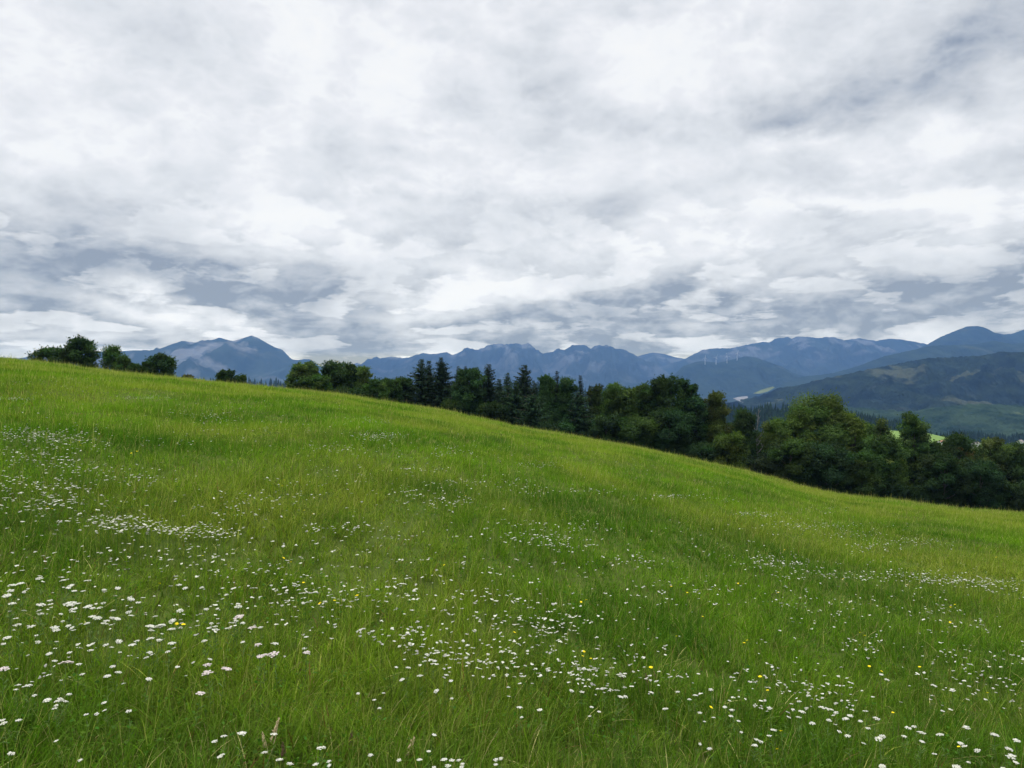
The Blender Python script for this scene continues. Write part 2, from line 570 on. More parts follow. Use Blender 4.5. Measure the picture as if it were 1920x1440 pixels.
def ridge(name, pts, dist, front, back, base, seed, mat, label, cat='mountain', step=2.0, rows=90, gully=0.35, gscale=600.0, jag=0.0, canopy=0.0,
          canopy_size=14.0, wobble=0.05, power=1.15, x_pad=None, stretch=2.6):
    """a range: its skyline as (pixel) points at a distance, falling to `base` over `front` metres towards us and `back` metres behind"""
    pts = np.array(pts, float)
    px = np.arange(pts[0, 0], pts[-1, 0] + step * 0.5, step)
    py = np.interp(px, pts[:, 0], pts[:, 1])
    k = np.hanning(5); k /= k.sum()
    if step <= 2 and len(py) > 10:
        py = np.convolve(np.pad(py, 2, mode='edge'), k, 'valid')
    u, v = uv(px, py)
    Yc = dist * (1 + wobble * fbm(px / 170.0, px * 0 + seed, seed, 3))
    Xc = u * Yc
    Zc = CAM_Z + v * Yc + (jag * fbm(px / 8.0, px * 0, seed + 3, 4, 0.6) if jag else 0)
    tf = np.linspace(0, 1, rows) ** 1.25
    tb = np.linspace(0, 1, 14)[1:]
    t = np.concatenate([-tb[::-1], tf])
    Tm, Xm = np.meshgrid(t, Xc, indexing='ij')
    Ym = np.where(Tm >= 0, Yc[None] - Tm * front, Yc[None] - Tm * back)
    # spurs run down and fan a little
    Xm = Xm + fbm(Xm / (gscale * 2), Ym / (gscale * 3), seed + 8, 3) * gscale * 0.35 * np.clip(np.abs(Tm) * 3, 0, 1)
    f = (1 - np.abs(Tm)) ** power
    Z = base + (Zc[None] - base) * f
    env = np.clip(np.abs(Tm) * 4.5, 0, 1) * np.clip((1 - np.abs(Tm)) * 2.5, 0, 1)
    n = fbm(Xm / gscale, Ym / (gscale * stretch), seed + 11, 6, 0.52, ridged=True) - 0.55
    Z = Z + n * env * gully * (Zc[None] - base)
    if canopy:
        cn = perlin(Xm / canopy_size, Ym / canopy_size, seed + 21) + 0.6 * perlin(Xm / canopy_size * 2.1, Ym / canopy_size * 2.1, seed + 22)
        Z = Z + canopy * cn * np.clip((1 - np.abs(Tm)) * 4, 0, 1)
    nr, nc = Z.shape
    V = np.stack([Xm, Ym, Z], -1).reshape(-1, 3)
    i, j = np.meshgrid(np.arange(nr - 1), np.arange(nc - 1), indexing='ij')
    Q = np.stack([i * nc + j, i * nc + j + 1, (i + 1) * nc + j + 1, (i + 1) * nc + j], -1).reshape(-1, 4)[:, ::-1]
    o = obj(name, new_mesh(name, V, [Q], smooth=not canopy), mat)
    tag(o, label, cat, kind='structure')
    return V.reshape(nr, nc, 3), t


FOR1, FOR2 = (0.008, 0.016, 0.010, 1), (0.032, 0.050, 0.024, 1)
PAST, ROCK = (0.075, 0.085, 0.045, 1), (0.27, 0.26, 0.26, 1)
m_far = slope_land('far_rock_and_wood', (0.018, 0.028, 0.028, 1), (0.03, 0.042, 0.036, 1), (0.045, 0.055, 0.04, 1), (0.17, 0.18, 0.175, 1), 1 / 900, 0.60, 1 / 360, 0.51, -50, 420, (1, 0.5, 1.2))
m_left = slope_land('massif_slopes', (0.018, 0.030, 0.025, 1), (0.036, 0.050, 0.034, 1), (0.06, 0.07, 0.045, 1), (0.25, 0.25, 0.24, 1), 1 / 800, 0.58, 1 / 480, 0.53, -80, 330, (1, 0.5, 1))
m_rocky = slope_land('rocky_crest_slopes', (0.018, 0.03, 0.026, 1), (0.036, 0.05, 0.038, 1), (0.06, 0.07, 0.05, 1), (0.165, 0.172, 0.172, 1), 1 / 800, 0.58, 1 / 300, 0.50, 150, 420, (1, 0.4, 1.4))
m_hill = slope_land('wooded_hill', (0.010, 0.018, 0.014, 1), (0.024, 0.036, 0.022, 1), (0.055, 0.062, 0.036, 1), (0.32, 0.29, 0.26, 1), 1 / 380, 0.60, 1 / 170, 0.63, stretch=(1, 0.6, 1.5))
m_ridge = slope_land('wooded_ridge', (0.004, 0.008, 0.006, 1), (0.017, 0.026, 0.014, 1), (0.050, 0.056, 0.032, 1), (0.22, 0.20, 0.18, 1), 1 / 130, 0.575, 1 / 100, 0.60, stretch=(1, 0.55, 1.6))
m_low = slope_land('bushy_slope', (0.008, 0.018, 0.010, 1), (0.028, 0.046, 0.022, 1), (0.065, 0.082, 0.036, 1), (0.25, 0.23, 0.20, 1), 1 / 190, 0.63, 1 / 120, 0.66, stretch=(1, 0.6, 1.5))

ridge('mountain_ridge', [(1150, 690), (1195, 668), (1210, 664), (1224, 661), (1247, 664), (1267, 670), (1286, 673), (1310, 672), (1340, 676), (1400, 690)], 9800, 2400, 1200, -120, 31, m_far,
      'pale blue low saddle ridge between the jagged central range and the windmill hill', step=2, rows=60)
ridge('mountain_ridge', [(560, 712), (590, 690), (605, 687), (617, 683), (630, 688), (660, 692), (700, 700), (760, 715)], 9900, 2000, 1000, -120, 32, m_far,
      'faint distant ridge in the notch between the left massif and the central range', step=2, rows=50)
ridge('mountain_ridge', [(-260, 668), (-100, 662), (0, 671), (40, 672), (67, 665), (120, 661), (185, 659), (225, 659), (250, 657), (292, 657), (320, 646), (342, 639), (365, 642), (380, 640), (395, 638),
                         (412, 633), (437, 640), (455, 634), (472, 629), (485, 634), (502, 644), (517, 652), (530, 656), (547, 674), (560, 675), (570, 673), (582, 674), (592, 682), (607, 692), (640, 712), (680, 728)],
      7200, 2700, 1500, -120, 33, m_left, 'blue left massif with two rounded tops and a pale pointed summit', step=2, rows=110, gully=0.36, gscale=620)
ridge('mountain_ridge', [(560, 722), (620, 708), (650, 692), (660, 689), (669, 679), (680, 686), (692, 678), (706, 669), (712, 672), (729, 669), (765, 671), (775, 667), (792, 662), (810, 664), (826, 662), (837, 660), (850, 666), (866, 658),
                         (875, 652), (895, 656), (909, 651), (912, 648), (933, 644), (945, 646), (972, 643.5), (977, 646), (985, 645), (990, 642), (1000, 651), (1012, 659), (1018, 663), (1037, 659), (1048, 653),
                         (1058, 657), (1072, 647), (1097, 647), (1107, 653), (1124, 646), (1129, 649), (1136, 646), (1150, 653), (1156, 654), (1170, 655), (1180, 660), (1195, 668), (1230, 690), (1270, 712), (1320, 725)],
      8600, 2700, 1500, -120, 34, m_far, 'jagged blue central mountain range above the spruces', step=1, rows=120, jag=16, gully=0.38, gscale=520)
ridge('mountain_ridge', [(1200, 700), (1280, 675), (1303, 663), (1317, 656), (1340, 653), (1370, 653), (1407, 645), (1430, 641), (1443, 642), (1453, 635), (1477, 632), (1485, 635), (1493, 631), (1520, 632), (1533, 634),
                         (1550, 632), (1563, 632), (1583, 638), (1610, 634), (1627, 637), (1643, 639), (1667, 635), (1687, 636), (1710, 640), (1737, 645), (1800, 650), (1950, 655), (2100, 670)],
      8600, 2300, 1500, -120, 35, m_rocky, 'long rocky mountain crest with pale cliffs on the right', step=1, rows=120, jag=10, gully=0.36, gscale=420)
ridge('hill', [(1130, 730), (1200, 718), (1240, 711), (1263, 704), (1280, 687), (1300, 680), (1307, 678), (1317, 677), (1347, 680), (1362, 677), (1377, 673), (1397, 668), (1413, 669), (1437, 677), (1467, 688), (1493, 702), (1540, 722), (1600, 735)],
      6000, 1500, 900, -120, 36, m_hill, 'rounded dark wooded hill carrying the four wind turbines', 'hill', step=1, rows=110, jag=3, gully=0.28, gscale=330)
ridge('mountain_ridge', [(1580, 705), (1650, 690), (1700, 665), (1740, 645), (1763, 632), (1787, 622), (1813, 612), (1830, 611), (1843, 613), (1853, 621), (1880, 627), (1897, 626), (1920, 618), (1990, 612), (2120, 640), (2260, 690)],
      6500, 2100, 1300, -120, 37, m_hill, 'dark green pointed summit rising at the right edge of the view', step=1, rows=110, jag=4, gully=0.30, gscale=380)
ridge('hill', [(1420, 738), (1507, 706), (1560, 700), (1607, 687), (1657, 668), (1703, 658), (1747, 648), (1790, 647), (1830, 645), (1863, 639), (1897, 645), (1920, 643), (2050, 640), (2200, 670)],
      4900, 1500, 900, -120, 38, m_hill, 'long blue wooded shoulder below the pointed right summit', 'hill', step=1, rows=130, jag=5, gully=0.28, gscale=300)
ridge('hill', [(1380, 752), (1430, 741), (1460, 727), (1500, 722), (1580, 703), (1640, 690), (1680, 683), (1730, 672), (1780, 670), (1840, 667), (1873, 660), (1920, 660), (2050, 655), (2200, 680)],
      2700, 950, 700, -120, 39, m_ridge, 'broad dark wooded ridge with pasture and rock patches', 'hill', step=0.7, rows=260, gully=0.6, gscale=300, canopy=3.2, canopy_size=19, wobble=0.07)
ridge('hill', [(1380, 775), (1440, 768), (1540, 762), (1620, 765), (1700, 772), (1760, 764), (1830, 757), (1900, 760), (1960, 766), (2080, 770), (2200, 790)],
      1750, 620, 400, -119, 40, m_low, 'lower green bushy slope at the foot of the dark ridge', 'hill', step=0.7, rows=260, gully=0.45, gscale=170, canopy=3.0, canopy_size=14, wobble=0.08)

# pale gravel flat and a pasture in the valley, seen between the hills


def flat_patch(name, poly, dist, mat, label, cat):
    """low mound with an uneven outline lying on the hillside at a distance"""
    pts = np.array([at(px, py, d) for px, py, d in poly])
    c = pts.mean(0)
    c[2] += 1.0
    V = [c]
    rings = 6
    for k in range(1, rings + 1):
        f = k / rings
        for p in pts:
            q = c + (p - c) * f
            q[2] += 0.5 * math.sin(k * 2.1 + p[0])
            V.append(q)
    n = len(pts)
    Tr = [(0, 1 + i, 1 + (i + 1) % n) for i in range(n)]
    Q = [(1 + (k - 1) * n + i, 1 + k * n + i, 1 + k * n + (i + 1) % n, 1 + (k - 1) * n + (i + 1) % n) for k in range(1, rings) for i in range(n)]
    o = obj(name, new_mesh(name, np.array(V), [np.array(Q), np.array(Tr)]), mat)
    tag(o, label, cat, kind='structure')


def at(px, py, Y):
    u, v = uv(px, py)
    return np.array([u * Y, Y, CAM_Z + v * Y])


m_gravel = plain('river_gravel', (0.11, 0.11, 0.12, 1), (0.19, 0.19, 0.19, 1), 0.02)
m_past = plain('valley_pasture', (0.06, 0.08, 0.035, 1), (0.10, 0.125, 0.05, 1), 0.02)
flat_patch('gravel_flat', [(1374, 747, 2780), (1386, 744, 2850), (1400, 742.5, 2960), (1403, 744, 2960), (1399, 750, 2800), (1393, 755, 2680), (1384, 751, 2720)], 0, m_gravel,
           'pale grey gravel flat in the valley between two hills', 'gravel')
flat_patch('pasture', [(1412, 738, 2700), (1430, 730, 2760), (1448, 725, 2800), (1453, 726, 2800), (1440, 734, 2720), (1425, 738.5, 2680)], 0, m_past,
           'light green valley pasture at the end of the dark ridge', 'pasture')

# wooded strips in the middle distance: ground mounds that carry the forests, and a bright field
m_floor = plain('forest_floor', (0.012, 0.018, 0.010, 1), (0.03, 0.04, 0.02, 1), 0.05)
m_field = plain('hay_field', (0.085, 0.15, 0.018, 1), (0.12, 0.19, 0.03, 1), 0.06)
V1, t1 = ridge('wooded_rise', [(380, 724), (460, 722), (545, 726), (640, 730), (760, 733), (860, 733), (930, 729), (1000, 728), (1060, 733), (1120, 740), (1200, 752)], 1500, 300, 200, -118, 51, m_floor,
               'low rise under the far conifer forest behind the hedgerow', 'hill', step=4, rows=20, gully=0.1, gscale=120, wobble=0.03)
V2, t2 = ridge('wooded_rise', [(1280, 795), (1340, 784), (1390, 784), (1402, 791), (1434, 783), (1480, 785), (1560, 792), (1600, 798), (1680, 812), (1740, 832), (1790, 850)], 900, 200, 150, -112, 52, m_floor,
               'dark rise under the spruce forest beyond the gap in the hedgerow', 'hill', step=4, rows=20, gully=0.1, gscale=100, wobble=0.03)
V3, t3 = ridge('wooded_rise', [(1720, 836), (1800, 822), (1847, 826), (1920, 830), (1990, 834), (2080, 850)], 1050, 200, 150, -115, 53, m_floor,
               'low rise under the dark spruce strip at the right edge', 'hill', step=4, rows=20, gully=0.1, gscale=100, wobble=0.03)
ridge('hay_field', [(1540, 822), (1600, 812), (1652, 806), (1671, 807), (1738, 812), (1774, 820), (1830, 831), (1900, 834), (2000, 838)], 560, 170, 110, -75, 54, m_field,
      'bright green field on a rounded rise beyond the hedgerow', 'field', step=3, rows=40, gully=0.03, gscale=120, wobble=0.02, power=0.9)


def conifer_stand(name, V, n, hmin, hmax, label, seed, tint):
    """a far wood that reads as one mass: many ragged little spires in one object"""
    r = np.random.default_rng(seed)
    nr, nc, _ = V.shape
    A = Acc()
    ii = r.integers(4, min(nr, 26), n)
    jj = r.integers(0, nc - 1, n)
    fr = r.random(n)
    P = V[ii, jj] * (1 - fr[:, None]) + V[ii, jj + 1] * fr[:, None]
    for p in P:
        h = r.uniform(hmin, hmax)
        w = h * r.uniform(0.19, 0.30)
        c = np.array(tint) * r.uniform(0.7, 1.35) * np.array([r.uniform(0.9, 1.1), 1, 1])
        lv = 4
        for k in range(lv):
            z0 = h * (0.12 + 0.88 * k / lv) - (h * 0.06 if k else 0)
            z1 = h * (0.12 + 0.88 * (k + 1) / lv) + (0 if k == lv - 1 else h * 0.05)
            ww = w * (1 - k / lv) ** 0.8
            m = 6
            a = np.arange(m) / m * 6.283 + r.uniform(0, 6)
            rad = ww * r.uniform(0.65, 1.25, m)
            ring = np.stack([np.cos(a) * rad, np.sin(a) * rad, np.full(m, z0) - r.uniform(0, 0.06, m) * h], -1)
            VV = np.vstack([ring, [0, 0, z1]]) + p
            A.add(VV, None, [(q, (q + 1) % m, m) for q in range(m)], c)
    o = obj(name, A.mesh(name), M['needle'])
    tag(o, label, 'forest', kind='stuff')


conifer_stand('conifer_forest', V1, 2600, 13, 20, 'dark far conifer forest showing behind the middle hedgerow', 61, (0.018, 0.034, 0.020))
conifer_stand('conifer_forest', V2, 2600, 14, 21, 'dark green spruce forest beyond the gap beside the dead tree', 62, (0.016, 0.032, 0.017))
conifer_stand('conifer_forest', V3, 1400, 11, 16, 'dark spruce strip past the bright field at the right', 63, (0.016, 0.032, 0.017))

# ------------------------------------------------------------------ wind turbines on the far hill


def wind_turbine(px, py_base, hub_px, blade_px, rot, label):
    Y = 5650.0
    b = at(px, py_base, Y)
    mpp = Y / F
    hub, bl = hub_px * mpp, blade_px * mpp
    t = thing('wind_turbine', tuple(b), label, 'wind turbine', 'wind turbines on the wooded hill')
    V, q, tr = tube([(0, 0, -12), (0, 0, 0), (0, 0, hub * 0.5), (0, 0, hub)], [2.6, 2.6, 2.1, 1.5], 10)
    obj('tower', new_mesh('tower', V, [q, tr], smooth=True), M['turbine'], t)
    V, q, tr = tube([(0, 4, hub + .8), (0, 2, hub + 1), (0, -2, hub + 1), (0, -5, hub + 1)], [1.4, 2.0, 2.0, 1.2], 8)
    n = obj('nacelle', new_mesh('nacelle', V, [q, tr], smooth=True), M['turbine'], t)
    V, q, tr = tube([(0, -5.2, hub + 1), (0, -6.4, hub + 1), (0, -7.4, hub + 1)], [1.5, 1.4, 0.4], 8)
    obj('hub', new_mesh('hub', V, [q, tr], smooth=True), M['turbine'], t)
    for k in range(3):
        a = rot + k * 2 * math.pi / 3
        s, c = math.sin(a), math.cos(a)
        st = np.linspace(0, 1, 9)
        wd = np.interp(st, [0, .12, .25, 1], [0.9, 1.5, 1.9, 0.35])
        th = np.interp(st, [0, .2, 1], [0.8, 0.5, 0.12])
        L = []
        for f, w_, h_ in zip(st, wd, th):
            for dx, dy in ((-w_ * .4, 0), (0, -h_), (w_, 0), (0, h_)):
                rr = 1.0 + f * bl
                L.append((s * rr + c * dx, -6.3 + dy, hub + 1 + c * rr - s * dx))
        Q = [(i * 4 + j, i * 4 + (j + 1) % 4, (i + 1) * 4 + (j + 1) % 4, (i + 1) * 4 + j) for i in range(8) for j in range(4)] + [(32, 33, 34, 35)]
        obj('blade', new_mesh('blade', np.array(L), [np.array(Q)]), M['turbine'], t)


wind_turbine(1322, 681, 10, 6.5, 0.1, 'leftmost small white wind turbine on the wooded hill')
wind_turbine(1342.5, 680.5, 10.5, 6.5, 0.5, 'second white wind turbine from the left on the hill')
wind_turbine(1363, 678, 10.5, 6.5, -0.2, 'third white wind turbine from the left on the hill')
wind_turbine(1382, 673, 10, 6.5, 0.3, 'rightmost white wind turbine near the top of the wooded hill')

# ------------------------------------------------------------------ two small farm buildings past the field


def farm_shed(px, py, Y, w, d, h, rot, wall, roof, label):
    b = at(px, py, Y)
    t = thing('farm_shed', tuple(b), label, 'shed', None, rot)
    x, y = w / 2, d / 2
    rz = h * 0.55
    V = [(-x, -y, -3), (x, -y, -3), (x, y, -3), (-x, y, -3), (-x, -y, h), (x, -y, h), (x, y, h), (-x, y, h), (-x, 0, h + rz), (x, 0, h + rz)]
    obj('wall', new_mesh('wall', np.array(V, float), [np.array([(0, 1, 5, 4), (2, 3, 7, 6)]), np.array([(1, 2, 6, 9, 5), (3, 0, 4, 8, 7)])]), M[wall], t)
    e = 0.35
    lo = h - e * rz / y
    R = []
    for s in (-1, 1):
        R += [(-x - e, s * (y + e), lo), (x + e, s * (y + e), lo), (x + e, 0, h + rz + .04), (-x - e, 0, h + rz + .04)]
    R += [(a, b_, c + 0.18) for a, b_, c in R]
    Q = [(0, 1, 2, 3), (5, 4, 7, 6), (8, 9, 10, 11), (13, 12, 15, 14), (0, 1, 9, 8), (4, 5, 13, 12), (1, 2, 10, 9), (3, 0, 8, 11), (5, 6, 14, 13), (7, 4, 12, 15)]
    obj('roof', new_mesh('roof', np.array(R, float), [np.array(Q)]), M[roof], t)


farm_shed(1913, 832, 470, 2.8, 2.6, 1.5, 0.5, 'white_wall', 'roof', 'tiny white shed standing past the hedge at the right edge')
farm_shed(1829, 834, 480, 4.5, 3.2, 1.0, -0.2, 'white_wall', 'roof', 'tiny grey roofed shed past the hedge beside the orange edged tree')
farm_shed(1765, 832, 480, 3.8, 3.0, 1.3, 0.3, 'white_wall', 'roof_red', 'tiny red roofed shed at the low end of the bright field')

# ------------------------------------------------------------------ trees


def leaves(C, axis, side, L, W, col):
    """pointed leaf faces: C centres, axis along the leaf, side across it"""
    n = len(C)
    L, W = np.asarray(L)[:, None], np.asarray(W)[:, None]
    V = np.empty((n, 4, 3))
    V[:, 0] = C - axis * L * 0.5
    V[:, 1] = C + side * W * 0.5
    V[:, 2] = C + axis * L * 0.5
    V[:, 3] = C - side * W * 0.5
    Q = np.arange(n * 4).reshape(n, 4)
    return V.reshape(-1, 3), Q, np.repeat(col, 4, axis=0)


def unit(a):
    return a / (np.linalg.norm(a, axis=-1, keepdims=True) + 1e-9)


def rand_dirs(r, n):
    return unit(r.normal(size=(n, 3)))


HG = 'broadleaf trees along the hedgerow'


def broadleaf_tree(H, W, seed, col, name='broadleaf_tree', label='', shape='round', clear=0.12, leaf=0.2, dens=1.0, loose=0.3, group=None, loc=(0, 0, 0), accent=None, cat='tree', lobes=None):
    r = np.random.default_rng(seed)
    t = thing(name, loc, label, cat, group)
    R = W / 2
    tr = max(0.05, H * 0.018)
    # trunk and limbs
    A = Acc()
    nb = 7
    bend = r.normal(0, 0.03 * H, 2)
    zz = np.linspace(-0.4, H * 0.82, nb)
    path = np.stack([bend[0] * (zz / H) ** 2, bend[1] * (zz / H) ** 2, zz], -1)
    V, q, tt = tube(path, np.linspace(tr * 1.25, tr * 0.25, nb), 7)
    A.add(V, q, tt)
    n_l = lobes or int(np.clip(9 + H * W * 0.16, 9, 30))
    LC, LR = [], []
    for k in range(n_l):
        f = clear + (1 - clear) * (0.10 + 0.82 * (k + r.random()) / n_l)
        if shape == 'round':
            prof = math.sqrt(max(0.05, 1 - ((f - 0.52) / 0.56) ** 2))
        elif shape == 'column':
            prof = 0.62 + 0.38 * math.sin(min(1, f * 1.15) * math.pi) - 0.25 * max(0, f - 0.75) * 4 * 0.5
        elif shape == 'drop':
            prof = min(1.0, 1.25 * (1.06 - f))
        elif shape == 'cone':
            prof = max(0.16, 1.05 - f)
        elif shape == 'wide':
            prof = 0.55 + 0.5 * math.sin(f * math.pi * 0.8)
        else:
            prof = math.sqrt(max(0.08, 1 - ((f - 0.42) / 0.62) ** 2))
        if group == HG and f < 0.5:
            prof = max(prof, 0.88)
        lr = R * r.uniform(0.28, 0.45) * (0.75 + 0.25 * prof)
        a = k * 2.399 + r.uniform(-0.5, 0.5)
        rad = max(0.0, R * prof - lr) * r.uniform(0.55, 1.1)
        z = min(f * H, H - lr * 0.75)
        c = np.array([math.cos(a) * rad + bend[0] * f * f, math.sin(a) * rad + bend[1] * f * f, z])
        LC.append(c); LR.append(lr)
        s = np.array([bend[0] * (f * .6) ** 2, bend[1] * (f * .6) ** 2, z * r.uniform(0.55, 0.8)])
        mid = (s + c) / 2 + np.array([0, 0, -0.08 * lr])
        V, q, tt = tube([s, mid, c], [tr * 0.42, tr * 0.28, tr * 0.1], 5)
        A.add(V, q, tt)
    # leading lobe on top
    LC.append(np.array([bend[0] + r.normal(0, R * .12), bend[1] + r.normal(0, R * .12), H - R * 0.30])); LR.append(R * 0.30)
    for k in range(4):
        a = r.uniform(0, 6.28)
        q_ = R * r.uniform(0.25, 0.62)
        lr = R * r.uniform(0.15, 0.24)
        LC.append(np.array([bend[0] + math.cos(a) * q_, bend[1] + math.sin(a) * q_, H * r.uniform(0.80, 0.96) - lr * 0.6 - 0.25 * q_])); LR.append(lr)
    obj('trunk', A.mesh('trunk', True), M['bark'], t)
    # crown: leaves on shells of the lobes, with shoots that break the outline
    B = Acc()
    base = np.array(col)
    for c, lr in zip(LC, LR):
        tone = r.uniform(0.62, 1.40)
        hue = np.array([r.uniform(0.85, 1.18), 1.0, r.uniform(0.8, 1.15)])
        n = int(dens * 95 * lr * lr / (leaf * leaf) * 0.34) + 40
        d = rand_dirs(r, n)
        d[:, 2] = d[:, 2] * 0.85 + 0.12
        rad = lr * (1 - 0.55 * r.random(n) ** 2.2) * (1 + loose * (fbm(d[:, 0] * 2.3 + seed, d[:, 1] * 2.3 + d[:, 2] * 2.1, seed, 3)))
        sq = np.array([1, 1, 0.82])
        rad = rad * (1 + 0.8 * loose * fbm(d[:, 0] * 5.5 + seed * 1.7, d[:, 1] * 4.1 + d[:, 2] * 5.2, seed + 2, 2))
        C = c + d * rad[:, None] * sq
        # drop leaves in gaps
        gap = fbm(C[:, 0] / (0.22 * W) + 9, C[:, 2] / (0.22 * W) + C[:, 1] / (0.3 * W), seed + 5, 3)
        keep = gap > -0.14 - 0.22 * r.random(n)
        C, d = C[keep], d[keep]
        nrm = unit(d * 0.8 + np.array([0, 0, 0.55]) + r.normal(0, 0.42, (len(C), 3)))
        ax = unit(np.cross(nrm, rand_dirs(r, len(C))))
        sd = np.cross(nrm, ax)
        L = leaf * r.uniform(0.75, 1.45, len(C))
        cl = base * tone * hue * r.uniform(0.75, 1.3, (len(C), 1))
        if accent is not None:
            m = (fbm(C[:, 0] / 1.3, C[:, 2] / 1.3, seed + 77, 2) > accent[1])
            cl[m] = np.array(accent[0]) * r.uniform(0.8, 1.2, (m.sum(), 1))
        B.add(*leaves(C, ax, sd, L, L * r.uniform(0.45, 0.7, len(C)), cl)[:2], None, np.repeat(cl, 4, axis=0))
        ns = int(10 + 16 * lr)
        sdirs = rand_dirs(r, ns)
        sdirs[:, 2] = np.abs(sdirs[:, 2]) * 0.9 + 0.05 if c[2] > H * 0.35 else sdirs[:, 2]
        sdirs = unit(sdirs + np.array([0, 0, 0.25]))
        for sd_ in sdirs:
            m = int(r.integers(5, 11))
            f = np.linspace(0.75, r.uniform(1.05, 1.0 + loose * 1.5), m)
            C = c + sd_ * f[:, None] * lr * sq + r.normal(0, leaf * 0.35, (m, 3))
            nrm = unit(r.normal(0, 0.6, (m, 3)) + np.array([0, 0, 0.6]))
            ax = unit(sd_ + r.normal(0, 0.6, (m, 3)))
            s2 = unit(np.cross(nrm, ax))
            L = leaf * r.uniform(0.8, 1.5, m)
            cl = base * tone * hue * r.uniform(0.85, 1.3, (m, 1))
            B.add(*leaves(C, ax, s2, L, L * 0.5, cl)[:2], None, np.repeat(cl, 4, axis=0))
    obj('crown', B.mesh('crown'), M['leaf'], t)
    return t


def spruce_tree(H, W, seed, col, label, loc, dens=1.0, thin_top=1.0, group='spruces standing in the hedgerow'):
    r = np.random.default_rng(seed)
    t = thing('spruce_tree', loc, label, 'tree', group)
    zz = np.linspace(-0.4, H * 0.985, 8)
    wob = np.cumsum(r.normal(0, 0.02, (8, 2)), 0)
    path = np.stack([wob[:, 0], wob[:, 1], zz], -1)
    V, q, tt = tube(path, np.linspace(H * 0.016, 0.015, 8), 7)
    A = Acc(); A.add(V, q, tt)
    B = Acc()
    z = H * 0.05
    R = W / 2
    base = np.array(col)
    Cs, Ax, Sd, Ls, Ws, Cl = [], [], [], [], [], []
    while z < H * 0.985:
        f = z / H
        Lb = (R * (1 - f) ** (0.82 * thin_top) * r.uniform(0.8, 1.12) + 0.10)
        nb = int(r.integers(6, 10)) if f < 0.9 else 5
        a0 = r.uniform(0, 6.28)
        for k in range(nb):
            a = a0 + k * 2 * math.pi / nb + r.normal(0, 0.22)
            lb = Lb * r.uniform(0.45, 1.22) * (1 + 0.22 * math.sin(a * 1.0 + seed))
            d = np.array([math.cos(a), math.sin(a), 0])
            lift = 0.45 * f - 0.30 + r.normal(0, 0.07)
            m = max(3, int(lb / 0.15 * dens))
            s = (np.arange(m) + r.random(m)) / m
            pos = np.array([0, 0, z]) + d * (s * lb)[:, None]
            pos[:, 2] += lift * lb * s + 0.16 * lb * s ** 2.2
            pos[:, :2] += wob[min(7, int(f * 8))]
            if k % 3 == 0:
                p_end = pos[-1]
                V, q, tt = tube([(wob[min(7, int(f * 8))][0], wob[min(7, int(f * 8))][1], z), pos[m // 2], p_end], [0.03 * (1.1 - f), 0.02, 0.006], 4)
                A.add(V, q, tt)
            tone = base * r.uniform(0.7, 1.3)
            side = np.array([-d[1], d[0], 0])
            for sgn in (-1, 1, 0, 0):
                jj = r.normal(0, 0.25, (m, 3))
                hang = -0.35 - 0.35 * (1 - f) if sgn == 0 else -0.18
                ax = unit(d * (0.75 if sgn else 0.5) + side * sgn * r.uniform(0.5, 0.9) + np.array([0, 0, hang]) + jj)
                L = (0.20 + 0.20 * (1 - s) * min(1.0, lb)) * r.uniform(0.7, 1.35, m) * (0.6 + 0.4 * min(1, lb))
                C = pos + ax * (L * 0.45)[:, None]
                nn = unit(np.array([0, 0, 1.0]) + r.normal(0, 0.5, (m, 3)))
                Cs.append(C); Ax.append(ax); Sd.append(unit(np.cross(nn, ax))); Ls.append(L); Ws.append(L * r.uniform(0.3, 0.5, m))
                Cl.append(tone * r.uniform(0.75, 1.3, (m, 1)))
        z += r.uniform(0.2, 0.34) * (0.7 + 0.5 * (1 - f)) / max(0.6, dens) * (H / 13) ** 0.5
    V, Q, cc = leaves(np.concatenate(Cs), np.concatenate(Ax), np.concatenate(Sd), np.concatenate(Ls), np.concatenate(Ws), np.concatenate(Cl))
    B.add(V, Q, None, cc)
    obj('trunk', A.mesh('trunk', True), M['bark'], t)
    obj('crown', B.mesh('crown'), M['needle'], t)


def base_at(px, Y):
    u = (px - 960) / F
    return np.array([u * Y, Y, float(ground(u * Y, Y)) - 0.05])


def size_for(px, top, Y):
    b = base_at(px, Y)
    return b, CAM_Z + (720 - top) / F * Y - b[2]


